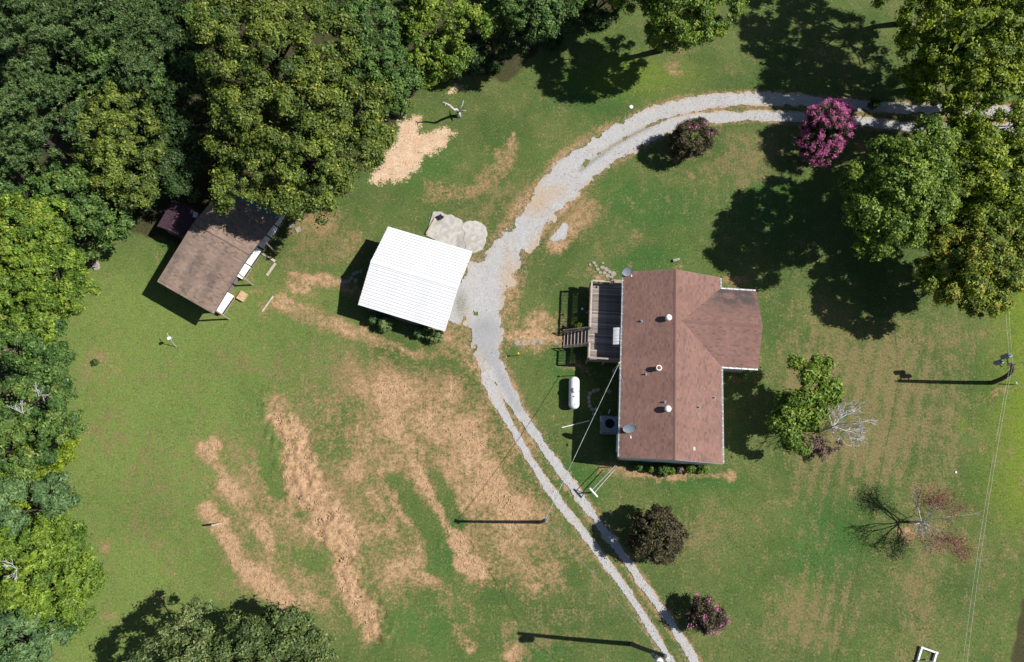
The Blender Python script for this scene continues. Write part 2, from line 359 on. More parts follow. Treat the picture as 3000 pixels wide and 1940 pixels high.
    cs = np.maximum(cl(segd(X, Y, [(2230, 316), (2090, 322), (1990, 338), (1880, 384), (1770, 440), (1690, 500)], 16) * 1.6), cl(segd(X, Y, [(1470, 1150), (1540, 1270), (1600, 1360), (1660, 1450)], 14) * 1.5))
    D = np.maximum(D, 0.6 * cs)
    D = D * (1 - 0.85 * cl(g * 1.3))
    # broad tone of the lawn
    dry = np.maximum(dry, 0.75 * blob(X, Y, 2180, 470, 170, 90)); dry = np.maximum(dry, 0.8 * polym(X, Y, [(2330, 930), (2700, 960), (2760, 1100), (2740, 1330), (2560, 1420), (2330, 1420), (2280, 1100)], 90))
    dry = np.maximum(dry, 0.75 * blob(X, Y, 2350, 1800, 170, 130)); dry = np.maximum(dry, 0.75 * blob(X, Y, 1150, 1120, 260, 60)); dry = np.maximum(dry, 0.6 * blob(X, Y, 2010, 1560, 150, 110))
    dry = np.maximum(dry, 0.7 * blob(X, Y, 920, 700, 110, 120)); dry = np.maximum(dry, 0.55 * blob(X, Y, 1420, 590, 160, 70, -0.6)); dry = np.maximum(dry, 0.6 * blob(X, Y, 1650, 620, 120, 80))
    dry = np.maximum(dry, 0.45 * blob(X, Y, 430, 1480, 120, 200)); dry = np.maximum(dry, 0.5 * blob(X, Y, 720, 1090, 160, 40)); dry = np.maximum(dry, 0.55 * blob(X, Y, 330, 1250, 60, 80))
    dry = dry + 0.3 * cl((X0 - 2230) / 120) * cl((Y0 - 900) / 150) * np.sin((X0 + 0.22 * Y0) / 7.0 + 2.5 * fbm(X0, Y0, 120, 2, 8.0))
    dry = np.maximum(dry, 0.5 * ln([(2780, 1000), (2760, 1200), (2720, 1600), (2640, 1940)], 60)); dry = np.maximum(dry, 0.5 * blob(X, Y, 1650, 1830, 200, 60, -0.3))
    for b in [(600, 1200, 200, 80), (640, 1260, 70, 60), (1880, 760, 160, 50), (1650, 1080, 60, 60), (830, 1270, 90, 70), (1250, 480, 120, 90), (1750, 250, 200, 80), (1900, 600, 200, 90), (2250, 620, 200, 100), (2400, 1600, 130, 150), (1250, 1830, 110, 100), (1320, 1600, 60, 120), (950, 1180, 120, 60), (740, 1400, 60, 90), (1700, 1420, 90, 70), (2060, 1420, 120, 40), (1560, 1900, 120, 40), (480, 760, 70, 70)]:
        lush = np.maximum(lush, blob(X, Y, *b))
    yel = np.maximum(yel, 0.95 * np.clip((X - 2810 + (Y - 1000) * 0.06) / 220, 0, 1) * np.clip((Y - 500) / 200, 0, 1) * np.clip((1700 - Y) / 300, 0.25, 1)); yel = np.maximum(yel, 0.6 * blob(X, Y, 1850, 220, 260, 80)); yel = np.maximum(yel, 0.2 * blob(X, Y, 420, 900, 180, 160)); yel = np.maximum(yel, 0.6 * blob(X, Y, 2820, 1240, 30, 34))
    # dark leaf litter under the woods, shade of the crowns put into its colour
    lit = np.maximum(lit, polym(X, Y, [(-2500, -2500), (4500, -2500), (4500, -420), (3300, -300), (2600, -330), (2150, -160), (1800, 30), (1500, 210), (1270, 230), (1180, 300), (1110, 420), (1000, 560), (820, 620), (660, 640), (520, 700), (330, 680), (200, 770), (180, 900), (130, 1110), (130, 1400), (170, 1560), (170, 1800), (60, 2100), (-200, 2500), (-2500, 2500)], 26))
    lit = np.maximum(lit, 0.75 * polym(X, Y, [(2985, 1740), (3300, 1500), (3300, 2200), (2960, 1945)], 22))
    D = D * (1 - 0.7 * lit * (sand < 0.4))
    D = cl(D + (fbm(X0, Y0, 60, 4, 3.0) - 0.5) * 0.75 * cl(D * 3) + (fbm(X0, Y0, 240, 3, 4.0) - 0.5) * 0.35 * cl(D * 3))
    D = np.maximum(D, cl((fbm(X0, Y0, 46, 4, 9.0) - 0.66) * 4) * 0.5 * cl((1900 - X0) / 300) * cl((Y0 - 550) / 200))
    pale = cl(cl((1300 - X0) / 900) * cl((Y0 - 600) / 300) * 0.9 + (fbm(X0, Y0, 200, 4, 5.0) - 0.5) * 0.9)
    masks.pale = pale
    return D, dry, sand, lush, yel, lit, dm

# ------------------------------------------------------------------ ground sheet
def ground_material():
    m, nt, b = newmat('lawn_and_soil'); L = nt.links
    p = pos(nt)
    a1 = nt.nodes.new('ShaderNodeAttribute'); a1.attribute_name = 'soil'
    a2 = nt.nodes.new('ShaderNodeAttribute'); a2.attribute_name = 'tone'
    s1 = nt.nodes.new('ShaderNodeSeparateColor'); L.new(a1.outputs['Color'], s1.inputs[0])
    s2 = nt.nodes.new('ShaderNodeSeparateColor'); L.new(a2.outputs['Color'], s2.inputs[0])
    n_big = noise(nt, 0.16, 5, p, 0.6); n_mid = noise(nt, 0.9, 5, p, 0.62); n_fine = noise(nt, 5.5, 5, p, 0.65); n_gr = noise(nt, 16.0, 3, p, 0.7); n_med2 = noise(nt, 2.2, 5, p, 0.65)
    mp = nt.nodes.new('ShaderNodeMapping'); mp.inputs['Scale'].default_value = (3.4, 0.55, 1.0); mp.inputs['Rotation'].default_value = (0, 0, 0.22); L.new(p, mp.inputs[0]); n_row = noise(nt, 1.0, 3, mp.outputs[0], 0.6)
    # grass
    c = mix(nt, ramp(nt, n_big, 0.35, 0.65), (0.058, 0.098, 0.026), (0.096, 0.125, 0.039))
    c = mix(nt, ramp(nt, s2.outputs[0], 0.05, 0.9, 0, 0.75), c, (0.04, 0.105, 0.024))
    c = mix(nt, a2.outputs['Alpha'], c, (0.132, 0.182, 0.046))
    c = mix(nt, ramp(nt, s2.outputs[1], 0.05, 1.0, 0, 0.9), c, (0.135, 0.19, 0.022))
    dr = math_(nt, 'ADD', math_(nt, 'ADD', math_(nt, 'ADD', s1.outputs[1], math_(nt, 'MULTIPLY', s1.outputs[0], 0.9)), 0.04), math_(nt, 'MULTIPLY', math_(nt, 'SUBTRACT', n_mid, 0.5), 2.4))
    dr = math_(nt, 'ADD', dr, math_(nt, 'MULTIPLY', math_(nt, 'SUBTRACT', n_big, 0.5), 1.5))
    dr = math_(nt, 'ADD', dr, math_(nt, 'MULTIPLY', math_(nt, 'SUBTRACT', n_fine, 0.5), 1.8))
    dr = math_(nt, 'ADD', dr, math_(nt, 'MULTIPLY', math_(nt, 'SUBTRACT', n_med2, 0.5), 1.2))
    dr = math_(nt, 'ADD', dr, math_(nt, 'MULTIPLY', math_(nt, 'SUBTRACT', n_row, 0.5), 1.6))
    c = mix(nt, ramp(nt, dr, 0.1, 1.05, 0, 0.85), c, (0.178, 0.142, 0.066))
    c = mix(nt, ramp(nt, math_(nt, 'ADD', n_fine, math_(nt, 'MULTIPLY', math_(nt, 'SUBTRACT', n_mid, 0.5), 0.5)), 0.55, 0.75, 0, 0.6), c, (0.2, 0.16, 0.075))
    # bare soil
    so = math_(nt, 'ADD', s1.outputs[0], math_(nt, 'MULTIPLY', math_(nt, 'SUBTRACT', n_fine, 0.5), 0.9))
    so = math_(nt, 'ADD', so, math_(nt, 'MULTIPLY', math_(nt, 'SUBTRACT', n_med2, 0.5), 1.9))
    so = math_(nt, 'MULTIPLY', so, ramp(nt, s1.outputs[0], 0.02, 0.3))
    soilc = mix(nt, ramp(nt, n_med2, 0.3, 0.7), (0.31, 0.185, 0.1), (0.44, 0.295, 0.18))
    soilc = mix(nt, ramp(nt, n_mid, 0.45, 0.75, 0, 0.6), soilc, (0.36, 0.225, 0.125))
    soilc = mix(nt, ramp(nt, s1.outputs[0], 0.45, 0.9, 0.75, 0.0), soilc, (0.25, 0.152, 0.08))
    c = mix(nt, ramp(nt, so, 0.15, 1.0, 0, 0.95), c, soilc)
    sa = math_(nt, 'ADD', s1.outputs[2], math_(nt, 'MULTIPLY', math_(nt, 'SUBTRACT', n_fine, 0.5), 2.0))
    sa = math_(nt, 'ADD', sa, math_(nt, 'MULTIPLY', math_(nt, 'SUBTRACT', n_med2, 0.5), 2.2))
    sa = math_(nt, 'MULTIPLY', sa, ramp(nt, s1.outputs[2], 0.02, 0.3))
    c = mix(nt, ramp(nt, sa, 0.25, 0.85), c, mix(nt, ramp(nt, n_mid, 0.35, 0.65), (0.47, 0.32, 0.21), (0.53, 0.395, 0.28)))
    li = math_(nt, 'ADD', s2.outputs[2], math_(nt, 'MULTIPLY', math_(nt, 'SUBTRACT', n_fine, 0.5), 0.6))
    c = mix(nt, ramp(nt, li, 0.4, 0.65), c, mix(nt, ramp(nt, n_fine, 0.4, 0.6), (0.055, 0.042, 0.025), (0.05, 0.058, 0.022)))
    g = ramp(nt, n_gr, 0.25, 0.75, 0.72, 1.28)
    g2 = ramp(nt, n_fine, 0.25, 0.75, 0.78, 1.22)
    c = mix(nt, 1.0, c, gray(nt, math_(nt, 'MULTIPLY', g, g2)), 'MULTIPLY')
    L.new(c, b.inputs['Base Color']); b.inputs['Roughness'].default_value = 0.95; b.inputs['Specular IOR Level'].default_value = 0.1
    h = math_(nt, 'ADD', math_(nt, 'MULTIPLY', n_gr, 0.5), n_fine)
    bump(nt, b, h, 0.8, 0.035)
    return m
def build_ground():
    step = 0.2
    xs = np.concatenate([[-3000, -1200, -500, -220, -120, -80], np.arange(-60, 60.01, step), [80, 120, 220, 500, 1200, 3000]])
    ys = np.concatenate([[-3000, -1200, -500, -200, -90, -45, -25], np.arange(-15.5, 53.01, step), [60, 75, 110, 200, 500, 1200, 3000]])
    x, y = np.meshgrid(xs, ys); nx, ny = len(xs), len(ys)
    x = x.ravel(); y = y.ravel()
    yc = np.clip(y, -60, 140); X, Y = PX(np.clip(x, -150, 150), yc)
    D, dry, sand, lush, yel, lit, dm = masks(X, Y)
    z = (fbm(x, y, 0.55, 3) - 0.5) * 0.07
    clod = np.clip(D - 0.55, 0, 1) * 2.2
    strip = polym(X, Y, [(752, 1150), (800, 1160), (850, 1210), (905, 1285), (950, 1380), (1000, 1500), (1045, 1600), (1085, 1700), (1150, 1800), (1150, 1890), (1095, 1885), (1040, 1780), (980, 1660), (905, 1560), (850, 1470), (800, 1350), (765, 1240)], 20)
    z += (fbm(x, y, 0.36, 2, 5.0) - 0.5) * (0.06 * clod + 0.5 * strip)
    z = np.where(dm > -0.3, np.minimum(z, 0) * 0.3 - 0.03, z)
    z = np.where((np.abs(x) < 60) & (y > -15) & (y < 53), z, 0)
    V = np.stack([x, y, z], 1)
    i = np.arange((ny - 1) * (nx - 1)); r = i // (nx - 1); c = i % (nx - 1); a = r * nx + c
    F = np.stack([a, a + 1, a + nx + 1, a + nx], 1)
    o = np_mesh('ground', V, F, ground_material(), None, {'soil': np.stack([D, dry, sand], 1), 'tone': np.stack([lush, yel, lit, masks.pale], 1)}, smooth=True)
    tag(o, 'mown lawn with green grass, dry patches and bare tan soil', 'ground', kind='structure')
build_ground()

# ------------------------------------------------------------------ gravel drive
def build_drive():
    m, nt, b = newmat('pale_gravel'); p = pos(nt)
    a1 = nt.nodes.new('ShaderNodeAttribute'); a1.attribute_name = 'dust'
    s1 = nt.nodes.new('ShaderNodeSeparateColor'); nt.links.new(a1.outputs['Color'], s1.inputs[0])
    f = noise(nt, 12, 4, p, 0.7); g = noise(nt, 1.3, 5, p, 0.6); k = noise(nt, 4.0, 4, p, 0.6)
    c = mix(nt, ramp(nt, f, 0.3, 0.7), (0.28, 0.287, 0.3), (0.49, 0.495, 0.505))
    c = mix(nt, ramp(nt, g, 0.4, 0.7, 0, 0.5), c, (0.33, 0.34, 0.355))
    d = math_(nt, 'ADD', s1.outputs[0], math_(nt, 'ADD', math_(nt, 'MULTIPLY', math_(nt, 'SUBTRACT', k, 0.5), 3.2), math_(nt, 'MULTIPLY', math_(nt, 'SUBTRACT', f, 0.5), 1.6)))
    c = mix(nt, ramp(nt, d, 0.38, 1.0, 0, 0.85), c, (0.4, 0.295, 0.195))
    w = math_(nt, 'ADD', s1.outputs[1], math_(nt, 'MULTIPLY', math_(nt, 'SUBTRACT', f, 0.5), 3.0))
    c = mix(nt, ramp(nt, w, 0.5, 0.85, 0, 0.8), c, (0.15, 0.145, 0.085))
    c = mix(nt, ramp(nt, s1.outputs[2], 0.1, 0.9, 0, 0.7), c, (0.27, 0.275, 0.29))
    nt.links.new(c, b.inputs['Base Color']); b.inputs['Roughness'].default_value = 0.95; b.inputs['Specular IOR Level'].default_value = 0.15
    bump(nt, b, f, 0.8, 0.04)
    st = 0.075
    xs = np.arange(-8, 90, st); ys = np.arange(-26, 42, st)
    x, y = np.meshgrid(xs, ys); X, Y = PX(x, y); dm = drive_mask(X, Y)
    n1 = fbm(x, y, 0.8, 5, 2.0); n2 = fbm(x, y, 2.6, 3, 8.0)
    val = dm * 0.9 + (n1 - 0.5) * 1.0 + (n2 - 0.5) * 0.7
    cell = val > 0.08
    keep = cell[:-1, :-1]
    r, c_ = np.nonzero(keep); nx = len(xs); a = r * nx + c_
    F = np.stack([a, a + 1, a + nx + 1, a + nx], 1)
    used = np.unique(F); remap = np.zeros(x.size, np.int64); remap[used] = np.arange(len(used))
    xr, yr = x.ravel()[used], y.ravel()[used]
    xr = xr + rng.uniform(-0.03, 0.03, len(xr)); yr = yr + rng.uniform(-0.03, 0.03, len(yr))
    z = 0.012 + (fbm(xr, yr, 0.25, 2) - 0.5) * 0.02
    Xu, Yu = X.ravel()[used], Y.ravel()[used]
    dust = np.clip(0.75 * blob(Xu, Yu, 1575, 590, 60, 46, -0.8) + 0.6 * blob(Xu, Yu, 1490, 830, 30, 120) + 0.5 * blob(Xu, Yu, 1640, 560, 30, 30) + 0.34 + 0.5 * blob(Xu, Yu, 1400, 1050, 40, 50) + 1.1 * np.clip(0.42 - dm.ravel()[used], 0, 1), 0, 1)
    weed = np.clip(0.6 * np.clip(segd(Xu, Yu, [(1900, 372), (1800, 425), (1700, 500)], 14), 0, 1) + 0.55 * blob(Xu, Yu, 1350, 890, 30, 60) + 0.2 + 0.4 * blob(Xu, Yu, 1420, 960, 50, 30), 0, 1)
    gry = np.clip(blob(Xu, Yu, 1420, 985, 60, 80) + np.clip(segd(Xu, Yu, [(1440, 1040), (1480, 1130), (1520, 1200)], 24), 0, 1), 0, 1)
    o = np_mesh('gravel_driveway', np.stack([xr, yr, z], 1), remap[F], m, None, {'dust': np.stack([dust, weed, gry], 1)}, smooth=True)
    tag(o, 'pale grey gravel driveway with two wheel tracks curving past the house', 'driveway', kind='structure')
build_drive()
def build_loose_gravel():
    n = 260000; x = rng.uniform(-8, 54, n); y = rng.uniform(-14, 40, n); X, Y = PX(x, y); dm = drive_mask(X, Y)
    p = np.clip(1.0 + dm * 1.1, 0, 1) ** 2 * np.clip(fbm(x, y, 1.2, 4, 12.0) * 2.2 - 0.55, 0, 1); k = (rng.random(n) < p * 0.9) & (dm < 1.0) & (X < 3050) & (X > 1200)
    x, y, dm = x[k], y[k], dm[k]; n = len(x); s = rng.uniform(0.02, 0.045, n) * np.where(rng.random(n) < 0.06, 1.8, 1.0)
    o = np.array([[1, 0, 0], [-0.5, 0.87, 0], [-0.5, -0.87, 0], [0, 0, 0.7]])
    V = (o[None] * rng.uniform(0.6, 1.3, (n, 4, 3))) * s[:, None, None]; a = rng.uniform(0, 6.28, n); c, sn = np.cos(a)[:, None], np.sin(a)[:, None]
    V = np.stack([V[..., 0] * c - V[..., 1] * sn, V[..., 0] * sn + V[..., 1] * c, V[..., 2]], -1) + np.stack([x, y, np.where(dm > 0.05, 0.018, 0.004)], 1)[:, None]
    f = np.array([[0, 1, 3], [1, 2, 3], [2, 0, 3]]); F = (np.arange(n)[:, None, None] * 4 + f[None]).reshape(-1, 3)
    t = rng.random(n); C = np.where((t < 0.72)[:, None], np.array([0.5, 0.51, 0.53])[None] * rng.uniform(0.6, 1.15, (n, 1)), np.array([0.34, 0.25, 0.16])[None] * rng.uniform(0.7, 1.2, (n, 1)))
    m, nt, b = newmat('loose_gravel'); at = nt.nodes.new('ShaderNodeAttribute'); at.attribute_name = 'tint'; nt.links.new(at.outputs['Color'], b.inputs['Base Color']); b.inputs['Roughness'].default_value = 0.9
    tag(np_mesh('loose_gravel', V.reshape(-1, 3), None, m, None, {'tint': np.repeat(C, 4, axis=0)}, F3=F), 'loose stones scattered along the driveway edges', 'gravel', kind='stuff')
build_loose_gravel()

# ------------------------------------------------------------------ grass (uncountable)
def build_grass():
    n = 118000
    x = rng.uniform(-54, 54, n); y = rng.uniform(-14, 50, n); X, Y = PX(x, y)
    k = (X > -60) & (X < 3060) & (Y > -60) & (Y < 2000); x, y, X, Y = x[k], y[k], X[k], Y[k]
    D, dry, sand, lush, yel, lit, dm = masks(X, Y)
    nn = fbm(x, y, 0.9, 4); p = 0.9 - 1.9 * np.clip(D + (nn - 0.5) * 1.1 - 0.1, 0, 1) - sand * 1.5 - lit * 0.8 - (dm > -0.05) * 2
    k = rng.random(len(x)) < p; x, y, D, dry, lush, yel, nn = x[k], y[k], D[k], dry[k], lush[k], yel[k], nn[k]
    n = len(x); B = 3
    ang = rng.uniform(0, 6.283, (n, B)); L = rng.uniform(0.05, 0.13, (n, B)); h = rng.uniform(0.02, 0.065, (n, B)); w = rng.uniform(0.01, 0.03, (n, B))
    bx = x[:, None] + rng.normal(0, 0.05, (n, B)); by = y[:, None] + rng.normal(0, 0.05, (n, B))
    ca, sa = np.cos(ang), np.sin(ang)
    v0 = np.stack([bx - sa * w, by + ca * w, np.full_like(bx, -0.01)], -1); v1 = np.stack([bx + sa * w, by - ca * w, np.full_like(bx, -0.01)], -1)
    v2 = np.stack([bx + ca * L, by + sa * L, h], -1)
    V = np.stack([v0, v1, v2], 2).reshape(-1, 3); F = np.arange(len(V)).reshape(-1, 3)
    dr = np.clip(dry * 0.7 + D * 0.5 + (fbm(x, y, 2.2, 4, 3.0) - 0.5) * 0.9 + rng.normal(0, 0.22, n), 0, 1)
    lu = np.clip(lush * 0.7 + rng.normal(0.1, 0.15, n), 0, 1)
    c = np.array([0.08, 0.122, 0.034])[None] * (1 - lu[:, None]) + np.array([0.048, 0.118, 0.026])[None] * lu[:, None]
    c = c * (1 - yel[:, None] * 0.85) + np.array([0.14, 0.2, 0.026])[None] * yel[:, None] * 0.85
    c = c * (1 - dr[:, None] * 0.85) + np.array([0.215, 0.168, 0.083])[None] * dr[:, None] * 0.85
    c = c * rng.uniform(0.75, 1.25, (n, 1))
    C = np.repeat(c, B * 3, axis=0)
    m, nt, b = newmat('grass_blades')
    at = nt.nodes.new('ShaderNodeAttribute'); at.attribute_name = 'tint'; nt.links.new(at.outputs['Color'], b.inputs['Base Color'])
    b.inputs['Roughness'].default_value = 0.7; b.inputs['Specular IOR Level'].default_value = 0.2
    o = np_mesh('grass', V, None, m, None, {'tint': C}, F3=F)
    tag(o, 'short grass tufts covering the lawn', 'grass', kind='stuff')
build_grass()
def build_clods():
    n = 60000
    X = rng.uniform(560, 1720, n); Y = rng.uniform(1040, 1920, n); x, y, _ = GA(X, Y, 0.0)
    D = masks(X, Y)[0]; k = rng.random(n) < np.clip((D - 0.68) * 2.2, 0, 1) * 0.75; x, y = x[k], y[k]; n = len(x)
    s = rng.uniform(0.025, 0.085, n) * np.where(rng.random(n) < 0.15, 1.5, 1.0)
    o = np.array([[1, 0, 0], [0, 1, 0], [-1, 0, 0], [0, -1, 0], [0, 0, 0.75], [0, 0, -0.5]])
    V = (o[None] * rng.uniform(0.6, 1.3, (n, 6, 3)) + rng.normal(0, 0.12, (n, 6, 3))) * s[:, None, None] + np.stack([x, y, np.full(n, 0.01)], 1)[:, None]
    f = np.array([[0, 1, 4], [1, 2, 4], [2, 3, 4], [3, 0, 4], [1, 0, 5], [2, 1, 5], [3, 2, 5], [0, 3, 5]])
    F = (np.arange(n)[:, None, None] * 6 + f[None]).reshape(-1, 3)
    m = plain('dry_clods', (0.43, 0.30, 0.19), (0.32, 0.21, 0.125), 3.0, 0.95)
    tag(np_mesh('soil_clods', V.reshape(-1, 3), None, m, None, None, F3=F), 'dry tan clods strewn over the worked soil', 'soil', kind='stuff')
build_clods()

# ------------------------------------------------------------------ shingled slopes
def shingles(name, parent, mat, O, es, et, ls, lt, keep=None, stainf=None, tab=0.3, exp=0.15, th=0.010, seed=1):
    r = np.random.default_rng(seed)
    O, es, et = (np.asarray(q, float) for q in (O, es, et)); nrm = np.cross(es, et); nrm /= np.linalg.norm(nrm)
    S0 = []; S1 = []; T0 = []
    nc = int(math.ceil(lt / exp))
    for k in range(nc):
        s = -r.random() * tab * 3
        while s < ls:
            w = tab * r.uniform(0.8, 1.2); a, bb = max(0, s), min(ls, s + w); s += w
            if bb - a > 0.04:
                S0.append(a); S1.append(bb - 0.003); T0.append(k * exp)
    S0, S1, T0 = map(np.array, (S0, S1, T0)); T1 = np.minimum(T0 + exp * 1.15, lt + 0.02)
    mid = (S0 + S1) / 2; tm = T0 + exp * 0.5
    if keep is not None:
        q = keep(mid, tm); S0, S1, T0, T1, mid, tm = (z[q] for z in (S0, S1, T0, T1, mid, tm))
    n = len(S0); P = lambda s, t, h: O + s[:, None] * es + t[:, None] * et + nrm * np.asarray(h)[:, None]
    hb = th * r.uniform(0.92, 1.08, n); lo = np.full(n, -0.004); jit = r.normal(0, 0.003, n)
    V = np.stack([P(S0, T0 + jit, lo), P(S1, T0 + jit, lo), P(S0, T0 + jit, hb), P(S1, T0 + jit, hb), P(S0, T1, lo + 0.006), P(S1, T1, lo + 0.006)], 1).reshape(-1, 3)
    b = np.arange(n)[:, None] * 6
    F4 = np.concatenate([b + np.array([[0, 1, 3, 2]]), b + np.array([[2, 3, 5, 4]])]); F3 = np.concatenate([b + np.array([[0, 2, 4]]), b + np.array([[1, 5, 3]])])
    t1 = r.random(n); t2 = np.where(r.random(n) < 0.16, r.uniform(0.4, 0.9, n), r.uniform(0, 0.25, n))
    st = np.zeros(n) if stainf is None else stainf(mid, tm)
    C = np.repeat(np.stack([t1, t2, st], 1), 6, axis=0)
    o = np_mesh(name, V, F4, mat, parent, {'tint': C}, F3=F3); o['kind'] = 'stuff'; return o

def wall(parent, name, mat, p0, p1, z0, z1, th=0.12):
    a, b = Vector((p0[0], p0[1], 0)), Vector((p1[0], p1[1], 0)); d = b - a
    return MB().box(((a.x + b.x) / 2, (a.y + b.y) / 2, (z0 + z1) / 2), (d.length, th, z1 - z0), math.atan2(d.y, d.x)).build(name, mat, parent)
def window(parent, c, w, h, ang, name='window'):
    M = Matrix.Rotation(ang, 3, 'Z')
    f = MB()
    for dx, dz, sx, sz in ((0, h / 2, w + 0.14, 0.07), (0, -h / 2, w + 0.14, 0.07), (-w / 2, 0, 0.07, h - 0.07), (w / 2, 0, 0.07, h - 0.07), (0, 0, w - 0.07, 0.04)):
        f.box(Vector(c) + M @ Vector((dx, 0, dz)), (sx, 0.07, sz), M=M)
    o = f.build(name, MT['white'], parent)
    MB().box(c, (w - 0.07, 0.03, h - 0.07), M=M).build('pane', MT['glass'], o)
    return o

# ------------------------------------------------------------------ house
HA = -R(3.63)
house = thing('house', 'single storey house with red brown shingle roof and east wing', 'house', (8.98, 3.14, 0), HA)
HM = Matrix.Translation((8.98, 3.14, 0)) @ Matrix.Rotation(HA, 4, 'Z'); HI = HM.inverted()
def HL(px, py, z=0.0): return HI @ G(px, py, z)      # image pixel -> house frame
U, VV, EZ, RZ = 8.58, 16.36, 3.8, 5.2
WU, WV0, WV1, WVR, WRZ = 11.78, 8.29, 15.31, 11.80, 5.0
ms = (RZ - EZ) / (U / 2); wsl = (WRZ - EZ) / ((WV1 - WV0) / 2)
def build_house():
    oh, og = 0.42, 0.25
    # walls and foundation
    fz = 0.9
    pts = [(oh, 0.1), (U - oh, 0.1), (U - oh, WV0 + oh), (WU - og, WV0 + oh), (WU - og, WV1 - oh), (U - oh, WV1 - oh), (U - oh, VV - og), (oh, VV - og)]
    fb, wb = MB(), MB()
    n = len(pts)
    for i in range(n):
        a, b = pts[i], pts[(i + 1) % n]
        wall(house, 'foundation_wall', MT['brick'], a, b, -0.05, fz, 0.2)
        w = wall(house, 'wall', MT['siding'], a, b, fz, EZ + 0.02, 0.14)
        # lapped siding lines
        L = math.hypot(b[0] - a[0], b[1] - a[1]); an = math.atan2(b[1] - a[1], b[0] - a[0]); s = MB()
        nx, ny = math.sin(an), -math.cos(an)
        for k in range(13):
            s.box(((a[0] + b[0]) / 2 + nx * 0.078, (a[1] + b[1]) / 2 + ny * 0.078, fz + 0.12 + k * 0.22), (L + 0.1, 0.022, 0.2), an)
        q = s.build('siding', MT['siding'], w)
    for v in (0.1, VV - og):                  # gable triangles
        g = MB(); y0, y1 = v - 0.07, v + 0.07
        A = [(oh, EZ - 0.01), (U - oh, EZ - 0.01), (U - oh, EZ + oh * ms - 0.1), (U / 2, RZ - 0.1), (oh, EZ + oh * ms - 0.1)]
        V = [(x, y0, z) for x, z in A] + [(x, y1, z) for x, z in A]; k = len(A)
        g.add(V, [tuple(range(k)), tuple(range(2 * k - 1, k - 1, -1))] + [(i, k + i, k + (i + 1) % k, (i + 1) % k) for i in range(k)])
        g.build('gable', MT['siding'], house)
    g = MB(); A = [(WV0 + oh, EZ - 0.01), (WV1 - oh, EZ - 0.01), (WV1 - oh, EZ + oh * wsl - 0.1), (WVR, WRZ - 0.1), (WV0 + oh, EZ + oh * wsl - 0.1)]; k = 5
    g.add([(WU - og - 0.07, y, z) for y, z in A] + [(WU - og + 0.07, y, z) for y, z in A], [tuple(range(k)), tuple(range(2 * k - 1, k - 1, -1))] + [(i, k + i, k + (i + 1) % k, (i + 1) % k) for i in range(k)])
    g.build('gable', MT['siding'], house)
    # windows, doors
    for v in (1.9, 5.2, 13.9): window(house, (oh - 0.1, v, 2.55), 1.1, 1.2, math.pi / 2)
    for v in (2.0, 6.0): window(house, (U - oh + 0.1, v, 2.55), 1.2, 1.2, math.pi / 2)
    for u in (2.4, 6.2): window(house, (u, 0.0, 2.55), 1.2, 1.2, 0)
    window(house, (10.1, WV0 + oh - 0.1, 2.55), 1.0, 1.2, 0); window(house, (WU - og + 0.1, WVR, 2.55), 1.6, 1.3, math.pi / 2)
    d = MB().box((oh - 0.11, 10.55, 2.3), (0.06, 0.95, 2.05)).build('door', MT['white'], house)
    MB().lathe([(0.0, 0), (0.035, 0.0), (0.035, 0.05), (0.0, 0.06)], 8, Matrix.Rotation(-math.pi / 2, 3, 'Y'), (oh - 0.14, 10.2, 2.25)).build('handle', MT['steel'], d)
    # roof deck slabs (carry the shingles)
    T = 0.1; th0 = 0.012
    roof = MB().slab([(0, 0, EZ), (U / 2, 0, RZ), (U / 2, VV, RZ), (0, VV, EZ)], T).slab([(U / 2 + 0.002, 0, RZ), (U, 0, EZ), (U, VV, EZ), (U / 2 + 0.002, VV, RZ)], T)
    ua = U / 2 + (RZ - WRZ) / ms
    uv = U                                    # valley foot at the eave of the main roof
    roof.slab([(ua, WVR, WRZ), (uv, WV0, EZ + 0.004), (WU, WV0, EZ + 0.004), (WU, WVR, WRZ)], T).slab([(ua, WVR + 0.002, WRZ), (WU, WVR + 0.002, WRZ), (WU, WV1, EZ + 0.004), (uv, WV1, EZ + 0.004)], T)
    roof = roof.build('roof', MT['felt'], house)
    cs = math.cos(math.atan(ms)); sl = (U / 2) / cs
    up = np.array([cs, 0, math.sin(math.atan(ms))])
    shingles('shingles', roof, MT['shingle'], (0, VV, EZ + th0), (0, -1, 0), up, VV, sl, seed=5)
    wz = lambda v: WRZ - abs(v - WVR) * wsl
    def keepE(s, t):
        u = U - t * cs; z = EZ + (U - u) * ms; v = s
        return ~((u > ua + 0.12) & (WRZ - np.abs(v - WVR) * wsl > z + 0.05))
    shingles('shingles', roof, MT['shingle'], (U, 0, EZ + th0), (0, 1, 0), (-cs, 0, math.sin(math.atan(ms))), VV, sl, keepE, seed=6)
    cw = math.cos(math.atan(wsl)); sw = math.sin(math.atan(wsl)); lw = (WV1 - WV0) / 2 / cw
    def keepW(s, t, sgn):
        u = (ua + s) if sgn > 0 else (WU - s)
        z = EZ + t * sw; zm = EZ + (U - u) * ms
        return z > zm - 0.02
    ls = WU - ua
    shingles('shingles', roof, MT['shingle'], (ua, WV0, EZ + 0.004 + th0), (1, 0, 0), (0, cw, sw), ls, lw, lambda s, t: keepW(s, t, 1), seed=7)
    stain = lambda s, t: np.clip((1.7 - t / 1.7), 0, 1) * np.clip(1.6 - np.abs(s - 2.0) / 2.0, 0, 1)
    shingles('shingles', roof, MT['shingle'], (WU, WV1, EZ + 0.004 + th0), (-1, 0, 0), (0, -cw, sw), ls, lw, lambda s, t: keepW(s, t, -1), stain, seed=8)
    # ridge caps: one row of folded pieces each
    rc = MB()
